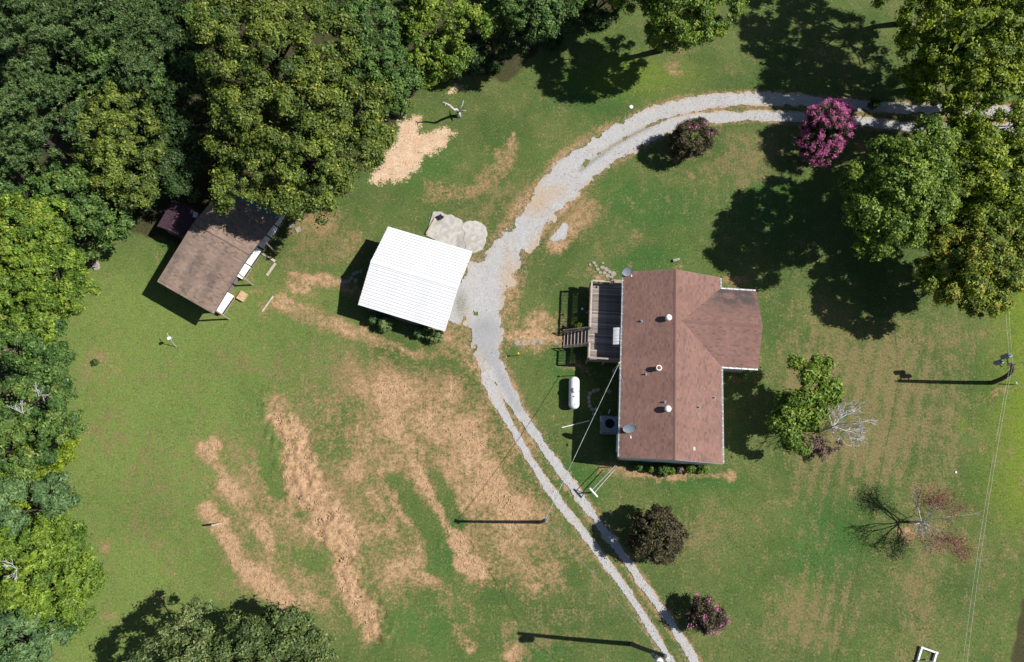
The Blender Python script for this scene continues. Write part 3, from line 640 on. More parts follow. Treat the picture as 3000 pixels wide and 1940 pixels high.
    for k in range(56):
        y = k * VV / 56
        rc.add([(U / 2 - 0.16, y, RZ - 0.16 * ms + 0.034), (U / 2, y, RZ + 0.045), (U / 2 + 0.16, y, RZ - 0.16 * ms + 0.034), (U / 2 - 0.16, y + 0.33, RZ - 0.16 * ms + 0.018), (U / 2, y + 0.33, RZ + 0.03), (U / 2 + 0.16, y + 0.33, RZ - 0.16 * ms + 0.018)], [(0, 1, 4, 3), (1, 2, 5, 4)])
    for k in range(23):
        x = ua + k * (WU - ua) / 23
        rc.add([(x, WVR - 0.15, WRZ - 0.15 * wsl + 0.034), (x, WVR, WRZ + 0.045), (x, WVR + 0.15, WRZ - 0.15 * wsl + 0.034), (x + 0.33, WVR - 0.15, WRZ - 0.15 * wsl + 0.018), (x + 0.33, WVR, WRZ + 0.03), (x + 0.33, WVR + 0.15, WRZ - 0.15 * wsl + 0.018)], [(0, 3, 4, 1), (1, 4, 5, 2)])
    o = np_mesh('ridge_cap', np.array(rc.v), np.array(rc.f), MT['shingle'], roof, {'tint': np.tile([[0.8, 0.3, 0]], (len(rc.v), 1))}); o['kind'] = 'stuff'
    # gutters with straps
    def gutter(p0, p1, out):
        a, b = Vector(p0), Vector(p1); o2 = Vector(out); g = MB()
        for w0, w1, z0, z1 in ((0.0, 0.014, -0.12, 0.0), (0.0, 0.13, -0.12, -0.105), (0.115, 0.13, -0.105, 0.0)):
            q = [a + o2 * w0, b + o2 * w0, b + o2 * w1, a + o2 * w1]
            g.slab([Vector((p.x, p.y, EZ - 0.03 + z1)) for p in q], z1 - z0)
        gu = g.build('gutter', MT['white'], house); L = (b - a).length; nb = max(2, int(L / 0.62)); sm = MB().box((0, 0, 0), (0.135, 0.04, 0.02)).mesh('strap', MT['white'])
        for k in range(nb + 1):
            s = link('strap', sm, gu); p = a + (b - a) * ((k + 0.3) / (nb + 0.6)) + o2 * 0.066; s.location = (p.x, p.y, EZ - 0.012); s.rotation_euler = (0, 0, math.atan2(o2.y, o2.x))
    gutter((-0.006, 0.02, 0), (-0.006, VV - 0.02, 0), (-1, 0, 0)); gutter((U + 0.006, 0.02, 0), (U + 0.006, WV0 - 0.16, 0), (1, 0, 0)); gutter((U + 0.006, WV1 + 0.16, 0), (U + 0.006, VV - 0.02, 0), (1, 0, 0))
    gutter((U + 0.02, WV1 + 0.006, 0), (WU - 0.02, WV1 + 0.006, 0), (0, 1, 0)); gutter((U + 0.02, WV0 - 0.006, 0), (WU - 0.02, WV0 - 0.006, 0), (0, -1, 0))
    # fascia on the rakes
    for y in (-0.012, VV + 0.012):
        f = MB(); f.slab([(0, y - 0.01, EZ - 0.02), (U / 2, y - 0.01, RZ - 0.02), (U / 2, y + 0.01, RZ - 0.02), (0, y + 0.01, EZ - 0.02)], 0.16); f.slab([(U / 2, y - 0.01, RZ - 0.02), (U, y - 0.01, EZ - 0.02), (U, y + 0.01, EZ - 0.02), (U / 2, y + 0.01, RZ - 0.02)], 0.16)
        f.build('fascia', MT['greysteel'], house)
    # roof vents and pipes
    def rz(u): return RZ - abs(u - U / 2) * ms
    def vent(px, py, cap):
        p = HL(px, py, 5.3); u, v = p.x, p.y; z = rz(u)
        o = MB().lathe([(0.22, -0.15), (0.22, 0.34)], 16).build('vent_pipe', MT['white'], house); o.location = (u, v, z)
        MB().lathe([(0.2, 0.3), (0.27, 0.33), (0.28, 0.45), (0.22, 0.53), (0.1, 0.58), (0.0, 0.59)], 18).build('vent_cap', cap, o, True)
    vent(1958, 931, MT['white']); vent(1956, 1198, MT['white'])
    p = HL(1931, 1078, 5.2); o = MB().lathe([(0.2, -0.15), (0.2, 0.42), (0.24, 0.43), (0.24, 0.5)], 16).build('flue', MT['white'], house); o.location = (p.x, p.y, rz(p.x))
    MB().lathe([(0.17, 0.48), (0.17, 0.515), (0.06, 0.56), (0.0, 0.565)], 14).build('flue_cap', MT['terracotta'], o)
    for px, py in ((1881, 939), (1893, 1096), (1945, 1180), (2099, 1163), (2049, 1193)):
        q = HL(px, py, 4.6); o = MB().lathe([(0.13, -0.12), (0.12, 0.05), (0.055, 0.06), (0.055, 0.28), (0.0, 0.28)], 10).build('plumbing_pipe', MT['greysteel'], house); o.location = (q.x, q.y, rz(q.x))
    q = HL(2033, 1315, 4.6); MB().box((0, 0, 0.03), (0.22, 0.3, 0.05), M=Matrix.Rotation(math.atan(ms), 3, 'Y')).build('roof_patch', MT['greysteel'], house).location = (q.x, q.y, rz(q.x))
    # electric service mast
    q = HL(1814, 1064, 5.0); mt = MB().tube([(q.x, q.y, 1.5), (q.x, q.y, 5.0)], 0.035, 8).build('service_mast', MT['steel'], house)
    MB().lathe([(0.03, 0), (0.08, 0.02), (0.08, 0.14), (0.0, 0.18)], 10, off=(q.x, q.y, 4.98)).build('weather_head', MT['yellow'], mt)
    MB().tube([(q.x, q.y, 4.2), (0.3, q.y + 0.05, 3.6)], 0.02, 6).build('brace', MT['steel'], mt); MB().tube([(q.x, q.y, 4.6), (0.25, q.y - 1.8, 3.7)], 0.018, 6).build('brace', MT['steel'], mt)
    MB().box((q.x + 0.08, q.y, 1.5), (0.2, 0.3, 0.5)).build('meter_box', MT['greysteel'], house)
    MB().box((oh - 0.2, 1.4, 1.7), (0.2, 1.6, 1.6)).build('utility_cupboard', MT['siding'], house)
build_house()

# ------------------------------------------------------------------ deck with stairs (house frame)
def hplace(o): o.location = house.location; o.rotation_euler = (0, 0, HA); return o
def build_deck():
    d = hplace(thing('deck', 'raised weathered wooden deck with railing on west side of house', 'deck'))
    u0, u1, v0, v1, z = -2.77, 0.33, 8.5, 15.75, 1.85
    n = 50; w = (v1 - v0) / n
    me = [MB().box((0, 0, 0), (u1 - u0, w - 0.022, 0.035)).mesh('deck_board', m) for m in (MT['wood'], MT['woodpale'], MT['wooddark'])]
    for k in range(n):
        o = link('deck_board', me[int(rng.choice(3, p=[0.5, 0.25, 0.25]))], d); o.location = ((u0 + u1) / 2 + rng.normal(0, 0.006), v0 + (k + 0.5) * w, z - 0.02 + rng.normal(0, 0.002))
    for u in (u0 + 0.05, -1.2, u1 - 0.1): MB().b2((u - 0.04, v0, z - 0.26), (u + 0.04, v1, z - 0.04)).build('joist', MT['railwood'], d)
    for u in (u0 + 0.06, -1.2):
        for v in (v0 + 0.1, 10.9, 13.3, v1 - 0.1): MB().b2((u - 0.07, v - 0.07, -0.1), (u + 0.07, v + 0.07, z - 0.26)).build('leg', MT['railwood'], d)
    MB().b2((u0 - 0.03, v0 - 0.03, z - 0.25), (u0, v1 + 0.03, z - 0.005)).build('rim_board', MT['railwood'], d); MB().b2((u0, v1, z - 0.25), (u1, v1 + 0.03, z - 0.005)).build('rim_board', MT['railwood'], d); MB().b2((u0, v0 - 0.03, z - 0.25), (u1, v0, z - 0.005)).build('rim_board', MT['railwood'], d)
    bal = MB().box((0, 0, 0.42), (0.04, 0.04, 0.84)).mesh('baluster', MT['railwood'])
    def rail(a, b, cap=0.14, mat=MT['railwood']):
        a, b = Vector((*a, 0)), Vector((*b, 0)); L = (b - a).length; an = math.atan2((b - a).y, (b - a).x); c = (a + b) / 2
        MB().box((c.x, c.y, z + 0.96), (L, cap, 0.035), an).build('top_rail', mat, d); MB().box((c.x, c.y, z + 0.88), (L, 0.035, 0.09), an).build('rail', MT['railwood'], d); MB().box((c.x, c.y, z + 0.1), (L, 0.035, 0.08), an).build('rail', MT['railwood'], d)
        for q in (a, b): MB().b2((q.x - 0.045, q.y - 0.045, z - 0.3), (q.x + 0.045, q.y + 0.045, z + 0.94)).build('post', MT['railwood'], d)
        k = int(L / 0.145)
        for i in range(1, k):
            p = a + (b - a) * i / k; o = link('baluster', bal, d); o.location = (p.x, p.y, z + 0.06); o.rotation_euler = (0, 0, an)
    sv0, sv1 = HL(1700, 1018, 0.8).y, HL(1700, 972, 0.8).y
    rail((u0 + 0.05, v0 + 0.05), (u0 + 0.05, sv0), mat=MT['timber']); rail((u0 + 0.05, sv1), (u0 + 0.05, v1 - 0.05), mat=MT['timber'])
    rail((u0 + 0.05, v1 - 0.05), (-0.75, v1 - 0.05), mat=MT['timber']); rail((u0 + 0.05, v0 + 0.05), (u1, v0 + 0.05))
    # stairs west
    ns = 7; run = 0.3; tr = MB().box((0, 0, 0), (0.24, sv1 - sv0 - 0.1, 0.04)).mesh('tread', MT['railwood'])
    for k in range(ns):
        o = link('tread', tr, d); o.location = (u0 - 0.16 - k * run, (sv0 + sv1) / 2, z - 0.02 - (k + 0.9) * z / (ns + 0.6))
    ue = u0 - ns * run - 0.06
    for v in (sv0, sv1):
        MB().add([(u0, v - 0.025, z - 0.02), (u0, v - 0.025, z - 0.32), (ue, v - 0.025, 0.0), (ue, v - 0.025, 0.22), (u0, v + 0.025, z - 0.02), (u0, v + 0.025, z - 0.32), (ue, v + 0.025, 0.0), (ue, v + 0.025, 0.22)], [(0, 1, 2, 3), (7, 6, 5, 4), (0, 3, 7, 4), (1, 5, 6, 2), (3, 2, 6, 7), (0, 4, 5, 1)]).build('stringer', MT['railwood'], d)
        M = Matrix.Rotation(math.atan2(z - 0.1, u0 - ue) * -1, 3, 'Y'); L = math.hypot(u0 - ue, z - 0.1)
        MB().box(((u0 + ue) / 2, v, z / 2 + 0.98), (L, 0.1, 0.04), M=M).build('handrail', MT['railwood'], d); MB().box(((u0 + ue) / 2, v, z / 2 + 0.45), (L, 0.04, 0.07), M=M).build('handrail', MT['railwood'], d)
        MB().b2((ue - 0.045, v - 0.045, -0.1), (ue + 0.045, v + 0.045, 1.08)).build('newel_post', MT['railwood'], d)
    # short steps north beside the house wall
    for k in range(3): MB().b2((-0.68, v1 + 0.04 + k * 0.28, z - 0.36 - k * 0.36), (0.28, v1 + 0.31 + k * 0.28, z - 0.32 - k * 0.36)).build('tread', MT['railwood'], d)
    for u in (-0.72,):
        MB().tube([(u, v1, z + 0.9), (u, v1 + 0.95, 0.95)], 0.035, 6).build('handrail', MT['railwood'], d); MB().b2((u - 0.045, v1 + 0.9, -0.1), (u + 0.045, v1 + 0.99, 0.95)).build('newel_post', MT['railwood'], d)
        MB().b2((u - 0.02, v1 + 0.03, 0.0), (u + 0.02, v1 + 0.9, 0.5)).build('stringer', MT['railwood'], d)
build_deck()

def build_awning():
    p0, p1 = HL(1797, 960, 3.4), HL(1815, 1011, 3.4); v0, v1 = p1.y, p0.y; u0, u1 = p0.x, 0.30
    a = hplace(thing('door_awning', 'white curved metal door awning projecting over the deck', 'awning'))
    m = MB(); k = 6; n = 10
    ys = np.linspace(v0, v1, k + 1)
    def prof(t): return (u1 + (u0 - u1) * t, 3.74 - 0.36 * t ** 2.0)
    for i in range(k):
        mm = MB()
        for j in range(n):
            (ua, za), (ub, zb) = prof(j / n), prof((j + 1) / n); y0, y1 = ys[i] + 0.008, ys[i + 1] - 0.008; s = 0.012 * (i % 2)
            mm.slab([(ua, y0, za + s), (ua, y1, za + s), (ub, y1, zb + s), (ub, y0, zb + s)], 0.02)
        mm.build('slat', MT['white'], a)
    for v in (v0, v1): MB().tube([(u1 - 0.02, v, 2.9), (u0 + 0.06, v, 2.9)], 0.02, 6).build('bracket', MT['white'], a)
build_awning()

# ------------------------------------------------------------------ garage with white roof
GAa = math.atan2(-2.42, 7.72)
gar = thing('garage', 'garage with white ribbed metal gable roof beside the gravel drive', 'garage', (-13.79, 16.74, 0), GAa)
def build_garage():
    U, V, E, Rg = 8.10, 7.83, 2.75, 3.8; vr = V / 2; sl = (Rg - E) / vr
    uw = 6.2
    P = [(0.35, 0.35), (uw, 0.35), (uw, V - 0.35), (0.35, V - 0.35)]
    bm = {}
    for i in range(4):
        a, b = P[i], P[(i + 1) % 4]; w = wall(gar, 'wall', MT['barn'], a, b, -0.05, E + 0.05, 0.12)
        L = math.hypot(b[0] - a[0], b[1] - a[1]); an = math.atan2(b[1] - a[1], b[0] - a[0]); nx, ny = math.sin(an), -math.cos(an)
        key = round(L, 2)
        if key not in bm: bm[key] = MB().box((0, 0, 0), (L + 0.1, 0.03, 0.22), M=Matrix.Rotation(0.05, 3, 'X')).mesh('siding_board', MT['barn'])
        for k in range(11):
            o = link('siding_board', bm[key], w); o.location = ((a[0] + b[0]) / 2 + nx * 0.08, (a[1] + b[1]) / 2 + ny * 0.08, 0.14 + k * 0.245); o.rotation_euler = (0, 0, an)
    for u in (0.35, uw):
        g = MB(); A = [(0.35, E), (V - 0.35, E), (vr, Rg - 0.12)]
        g.add([(u - 0.05, y, z) for y, z in A] + [(u + 0.05, y, z) for y, z in A], [(0, 2, 1), (3, 4, 5), (0, 1, 4, 3), (1, 2, 5, 4), (2, 0, 3, 5)]); g.build('gable', MT['barn'], gar)
    for y in (0.3, V - 0.3): MB().b2((U - 0.45, y - 0.06, -0.05), (U - 0.33, y + 0.06, E + 0.02)).build('post', MT['railwood'], gar)
    for y in (0.3, V - 0.3): MB().b2((uw + 0.06, y - 0.05, E - 0.16), (U - 0.2, y + 0.05, E - 0.0)).build('beam', MT['railwood'], gar)
    MB().b2((U - 0.45, 0.36, E - 0.16), (U - 0.33, V - 0.36, E - 0.001)).build('beam', MT['railwood'], gar)
    MB().b2((uw + 0.06, 0.2, 0.35), (U - 0.33, 0.26, 0.5)).build('rail', MT['railwood'], gar); MB().b2((uw + 0.06, 0.2, 1.0), (U - 0.33, 0.26, 1.12)).build('rail', MT['railwood'], gar)
    MB().b2((uw + 0.062, 1.2, 0), (uw + 0.11, 5.9, 2.2)).build('garage_door', MT['white'], gar)
    rf = MB().slab([(0, 0.01, E - 0.03), (U, 0.01, E - 0.03), (U, vr, Rg - 0.03), (0, vr, Rg - 0.03)], 0.08).slab([(0, vr + 0.002, Rg - 0.03), (U, vr + 0.002, Rg - 0.03), (U, V - 0.01, E - 0.03), (0, V - 0.01, E - 0.03)], 0.08).build('roof', MT['greysteel'], gar)
    n = 14; w = vr / n; an = math.atan(sl); c, s = math.cos(an), math.sin(an); wl_ = w / c
    def strip(gap):
        m = MB()
        pr = [(0, 0.0), (0.0, 0.012), (wl_ * 0.4, 0.014), (wl_ * 0.46, 0.036), (wl_ * 0.56, 0.036), (wl_ * 0.62, 0.014), (wl_ - gap, 0.012), (wl_ - gap, -0.004)]
        k = len(pr)
        m.add([(-0.06, a, h) for a, h in pr] + [(U + 0.06, a, h) for a, h in pr], [tuple(range(k)), tuple(range(2 * k - 1, k - 1, -1))] + [(i, (i + 1) % k, k + (i + 1) % k, k + i)[::-1] for i in range(k)])
        return m.mesh('roof_panel', MT['whitemetal'])
    ms_ = strip(0.03); mn_ = strip(0.05)
    for k in range(n):
        o = link('roof_panel', ms_, rf); o.location = (rng.normal(0, 0.006), -0.04 + k * w, E - 0.02 + (k * w - 0.04) * sl); o.rotation_euler = (an, 0, 0)
        o = link('roof_panel', mn_, rf); o.location = (U + rng.normal(0, 0.006), V + 0.04 - k * w, E - 0.02 + (k * w - 0.04) * sl); o.rotation_euler = (an, 0, math.pi)
    MB().add([(-0.07, vr - 0.16, Rg - 0.16 * sl + 0.035), (U + 0.07, vr - 0.16, Rg - 0.16 * sl + 0.035), (U + 0.07, vr, Rg + 0.04), (-0.07, vr, Rg + 0.04), (-0.07, vr + 0.16, Rg - 0.16 * sl + 0.035), (U + 0.07, vr + 0.16, Rg - 0.16 * sl + 0.035)], [(0, 1, 2, 3), (3, 2, 5, 4)]).build('ridge_cap', MT['whitemetal'], rf)
    for u in (-0.08, U + 0.07):
        MB().slab([(u, 0, E - 0.03), (u + 0.015, 0, E - 0.03), (u + 0.015, vr, Rg - 0.03), (u, vr, Rg - 0.03)], 0.14).slab([(u, vr + 0.002, Rg - 0.03), (u + 0.015, vr + 0.002, Rg - 0.03), (u + 0.015, V, E - 0.03), (u, V, E - 0.03)], 0.14).build('fascia', MT['white'], rf)
build_garage()

# ------------------------------------------------------------------ long brown shed
SA = math.atan2(-3.02, 5.41)
def build_shed():
    o0 = (-31.88, 18.70, 0)
    sh = thing('barn_shed', 'long shed with brown shingle roof half shaded by trees', 'shed', o0, SA)
    U, V, E, Rg, vr = 6.2, 12.1, 3.35, 4.1, 6.0; sl = (Rg - E) / vr
    P = [(0.3, 0.3), (U - 1.75, 0.3), (U - 1.75, V - 0.3), (0.3, V - 0.3)]; bm = {}
    for i in range(4):
        a, b = P[i], P[(i + 1) % 4]; w = wall(sh, 'wall', MT['barn'], a, b, -0.05, E + 0.02, 0.12)
        L = math.hypot(b[0] - a[0], b[1] - a[1]); an = math.atan2(b[1] - a[1], b[0] - a[0]); nx, ny = math.sin(an), -math.cos(an)
        k_ = round(L, 2)
        if k_ not in bm: bm[k_] = MB().box((0, 0, 0), (L + 0.08, 0.03, 0.24)).mesh('siding_board', MT['barn'])
        for k in range(13):
            q = link('siding_board', bm[k_], w); q.location = ((a[0] + b[0]) / 2 + nx * 0.08, (a[1] + b[1]) / 2 + ny * 0.08, 0.14 + k * 0.255); q.rotation_euler = (0, 0, an)
    for u in (0.3, U - 1.75):
        A = [(0.3, E - 0.01), (V - 0.3, E - 0.01), (vr, Rg - 0.12)]
        MB().add([(u - 0.05, y, z) for y, z in A] + [(u + 0.05, y, z) for y, z in A], [(0, 2, 1), (3, 4, 5), (0, 1, 4, 3), (1, 2, 5, 4), (2, 0, 3, 5)]).build('gable', MT['barn'], sh)
    T = 0.1
    rf = MB().slab([(0, 0, E), (U, 0, E), (U, vr, Rg), (0, vr, Rg)], T).slab([(0, vr + 0.002, Rg), (U, vr + 0.002, Rg), (U, V, E), (0, V, E)], T).build('roof', MT['darkwood'], sh)
    an = math.atan(sl); c, s = math.cos(an), math.sin(an)
    st = lambda a, t: np.clip(np.sin(a * 3.1 + t * 0.25) * 0.5 + 0.35 - np.abs(t - 2.6) * 0.22, 0, 1) * 0.9
    shingles('shingles', rf, MT['shingle2'], (0, 0, E + 0.012), (1, 0, 0), (0, c, s), U, vr / c, None, st, exp=0.17, tab=0.33, seed=21)
    shingles('shingles', rf, MT['shingle2'], (U, V, E + 0.012), (-1, 0, 0), (0, -c, s), U, vr / c, lambda a, t: t > 1.9, None, exp=0.17, tab=0.33, seed=22)
    # blue grey metal sheets on the low part of the north slope
    n = 7; w = U / n
    m = MB().slab([(0, 0, 0.03), (w - 0.012, 0, 0.03), (w - 0.012, 2.0, 0.03), (0, 2.0, 0.03)], 0.02).b2((w * 0.5 - 0.03, 0, 0.03), (w * 0.5 + 0.03, 2.0, 0.055)).mesh('roof_panel', MT['blueroof'])
    for k in range(n):
        q = link('roof_panel', m, rf); q.location = ((k + 1) * w, V + 0.05, E + 0.0); q.rotation_euler = (an, 0, math.pi)
    MB().slab([(0, -0.02, E + 0.01), (U, -0.02, E + 0.01), (U, 0.0, E + 0.01), (0, 0.0, E + 0.01)], 0.16).build('fascia', MT['darkwood'], sh)
    # row of hinged white awning panels along the gable wall
    SI = (Matrix.Translation(o0) @ Matrix.Rotation(SA, 4, 'Z')).inverted()
    quads = [((668, 855), (683, 867), (649, 923), (634, 912)), ((718, 769), (731, 783), (709, 821), (696, 809)), ((754, 721), (766, 736), (732, 780), (719, 768)), ((781, 688), (790, 701), (768, 733), (755, 716)), ((805, 658), (814, 671), (792, 698), (782, 685)), ((826, 625), (838, 622), (816, 668), (806, 655))]
    M = MT['white']
    for k, q in enumerate(quads):
        L = [SI @ G(*p, 0.65) for p in q]
        y0, y1 = (L[3].y + L[2].y) / 2, (L[0].y + L[1].y) / 2; xo = (L[1].x + L[2].x) / 2; lo = min(y0, y1) + 0.02; hi = max(y0, y1) - 0.02; xi = xo - 0.85
        a = MB().slab([(xi, lo, 0.92), (xo, lo, 0.65), (xo, hi, 0.65), (xi, hi, 0.92)], 0.035).build('hutch_lid', M, sh)
        MB().b2((xi + 0.05, lo + 0.05, 0.05), (xo - 0.08, hi - 0.05, 0.6)).build('hutch_box', MT['timber'] if k in (0, 1) else MT['railwood'], a)
        MB().b2((xo - 0.078, lo + 0.12, 0.2), (xo - 0.05, hi - 0.12, 0.52)).build('hutch_mesh', MT['darkwood'], a)
    ys = [0.35, 4.2, 8.0, 11.7]
    for y in ys: MB().b2((U - 0.32, y - 0.06, -0.05), (U - 0.2, y + 0.06, E + sl * (vr - abs(y - vr)) - 0.1)).build('post', MT['railwood'], sh)
    MB().b2((U - 0.75, 2.35, 0.0), (U - 0.05, 3.2, 0.3)).build('work_bench', MT['tan'], sh)
build_shed()

def build_smallshed():
    A, B = G(465, 655, 2.1), G(508, 581, 2.1); C_, D_ = G(496, 668, 2.6), G(538, 596, 2.6); E_, F_ = G(544, 701, 2.1), G(582, 630, 2.1)
    c = (A + B + E_ + F_) / 4; d = (D_ - C_); an = math.atan2(d.y, d.x)
    s = thing('lean_to', 'small dark hut with plum coloured roof beside the brown shed', 'hut', (c.x, c.y, 0), an)
    I = (Matrix.Translation((c.x, c.y, 0)) @ Matrix.Rotation(an, 4, 'Z')).inverted(); L = [I @ p for p in (A, B, C_, D_, E_, F_)]
    hl = abs(L[3].x - L[2].x) / 2 + 0.1; w1 = max(L[0].y, L[1].y); w0 = min(L[4].y, L[5].y); wr = (L[2].y + L[3].y) / 2
    n = 4; k = 2 * hl / n
    for sgn, we in ((1, w1), (-1, w0)):
        m = MB().slab([(0, wr, 2.6), (k - 0.015, wr, 2.6), (k - 0.015, we, 2.1), (0, we, 2.1)] if sgn < 0 else [(0, we, 2.1), (k - 0.015, we, 2.1), (k - 0.015, wr + 0.002, 2.6), (0, wr + 0.002, 2.6)], 0.05).mesh('roof_panel', MT['plum'])
        for i in range(n): link('roof_panel', m, s).location = (-hl + i * k, 0, 0)
    P = [(-hl + 0.2, w0 + 0.2), (hl - 0.2, w0 + 0.2), (hl - 0.2, w1 - 0.2), (-hl + 0.2, w1 - 0.2)]
    for i in range(4): wall(s, 'wall', MT['barn'], P[i], P[(i + 1) % 4], -0.05, 2.1, 0.1)
    MB().b2((-hl + 0.1, wr - 0.4, 0), (-hl + 0.16, wr + 0.4, 1.8)).build('door', MT['darkwood'], s)
    b = thing('storage_tote', 'pale blue box sitting between the hut and the shed', 'box', G(575, 632, 2.3))
    MB().b2((-0.16, -0.2, -0.08), (0.16, 0.2, 0.2)).build('tub', MT['tank'], b); MB().b2((-0.19, -0.23, 0.2), (0.19, 0.23, 0.25)).build('lid', MT['tank'], b)
build_smallshed()

# ------------------------------------------------------------------ foliage
def unit(v): return v / (np.linalg.norm(v, axis=-1, keepdims=True) + 1e-9)
def rdir(r, n): return unit(r.normal(size=(n, 3)))
def leaf_quads(r, c, nrm, s, asp=0.5):
    n = len(c); a = np.cross(nrm, rdir(r, n)); a = unit(a); b = np.cross(nrm, a); s = s[:, None]
    V = np.stack([c - a * s * 0.75 - b * s * asp * 1.15, c + a * s * 1.1, c - a * s * 0.75 + b * s * asp * 1.15], 1).reshape(-1, 3)
    return V, np.arange(3 * n).reshape(-1, 3)
def crown_mesh(r, lobes, clump=0.46, leaf=0.108, lai=1.3, low=-0.35, squash=0.7, cover=1.7, accent=0.0, hole=-0.34, hole_scale=1.2):
    """lobes: list of (cx,cy,cz,rx,ry,rz). Leaf clumps spread over and inside the lobes."""
    cc = []; cn = []
    for i, (cx, cy, cz, rx, ry, rz_) in enumerate(lobes):
        area = 4 * math.pi * ((rx * ry) ** 1.6 / 3 + (rx * rz_) ** 1.6 / 3 + (ry * rz_) ** 1.6 / 3) ** (1 / 1.6) * 0.68
        n = max(6, int(area * cover / (math.pi * clump ** 2)))
        d = rdir(r, int(n * 1.6)); d = d[d[:, 2] > low][:n]
        k = np.where(r.random(len(d)) < 0.25, r.uniform(0.45, 0.75, len(d)), r.uniform(0.8, 1.06, len(d)))[:, None]
        p = np.array([cx, cy, cz]) + d * np.array([rx, ry, rz_]) * k
        ok = np.ones(len(p), bool)
        for j, q in enumerate(lobes):
            if j != i: ok &= (((p - np.array(q[:3])) / np.array(q[3:])) ** 2).sum(1) > 0.5
        cc.append(p[ok]); cn.append(unit(d / np.array([rx, ry, rz_]))[ok])
    cc = np.concatenate(cc); cn = np.concatenate(cn)
    ph = r.uniform(0, 50, 6); w = hole_scale
    hn = (np.sin(cc[:, 0] * 2.3 / w + ph[0] + 1.3 * np.sin(cc[:, 1] * 1.7 / w + ph[1])) + np.sin(cc[:, 1] * 2.6 / w + ph[2] + 1.2 * np.sin(cc[:, 2] * 2.1 / w + ph[3])) + np.sin(cc[:, 2] * 2.9 / w + ph[4] + np.sin(cc[:, 0] * 1.9 / w + ph[5]))) / 3
    q = hn > hole; cc = cc[q]; cn = cn[q]; m = len(cc)
    rad = clump * r.uniform(0.45, 1.4, m)
    nl = np.maximum(8, (2 * math.pi * rad ** 2 * lai / (leaf ** 2 * 1.0)).astype(int))
    idx = np.repeat(np.arange(m), nl); n = len(idx)
    d = unit(rdir(r, n) + cn[idx] * 0.55 + np.array([0, 0, 0.25]))
    rr = rad[idx] * np.where(r.random(n) < 0.16, r.uniform(0.9, 1.6, n), r.uniform(0.2, 1.0, n) ** 0.6)
    P = cc[idx] + d * rr[:, None] * np.array([1, 1, squash])
    nr = unit(d * 0.75 + rdir(r, n) * 0.5 + np.array([0.1, 0, 0.22]))
    V, F = leaf_quads(r, P, nr, leaf * r.uniform(0.5, 1.55, n))
    ct = r.random(m)
    tip_light = np.clip((rr / rad[idx] - 0.4) * 1.2, 0, 1) * np.clip(d[:, 2] * 0.7 + 0.5, 0, 1)  # yellower tips, plus lit tops and shaded insides put into the leaf tint
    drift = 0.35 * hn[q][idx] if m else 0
    t0 = np.clip(0.06 + 0.62 * tip_light + drift + (ct[idx] - 0.5) * 0.5 + r.normal(0, 0.16, n), 0, 1)
    acc = np.where(r.random(n) < accent * (0.3 + 1.4 * (ct[idx] > 0.6)), r.uniform(0.5, 1, n), 0)
    C = np.repeat(np.stack([t0, r.random(n), acc], 1), 3, axis=0)
    return V, F, C, cc
def limbs(r, base, lobes, cc, r0, nl=14, pale=False):
    b = Vector(base); zc = min(l[2] - 0.3 * l[5] for l in lobes); top = Vector((np.mean([l[0] for l in lobes]), np.mean([l[1] for l in lobes]), zc))
    m = MB(); pts = [b + (top - b) * t + Vector((r.normal(0, 0.1), r.normal(0, 0.1), 0)) * (t > 0) for t in (0, 0.33, 0.66, 1.0)]
    pts[0].z -= 0.15
    m.tube(pts, [r0 * 1.35, r0, r0 * 0.88, r0 * 0.72], 9)
    sel = r.choice(len(cc), min(nl, len(cc)), replace=False)
    for k in sel:
        e = Vector(cc[k]); s = pts[2] + (pts[3] - pts[2]) * r.random(); mid = (s + e) / 2 + Vector((r.normal(0, 0.25), r.normal(0, 0.25), 0.2 - 0.1 * (e - s).length * 0.5))
        q = s + (mid - s) * 0.5 + Vector((0, 0, 0.1)); ra = r0 * r.uniform(0.3, 0.5)
        m.tube([s, q, mid, (mid + e) / 2, e], [ra, ra * 0.75, ra * 0.55, ra * 0.35, 0.02], 6, cap=False)
    return m
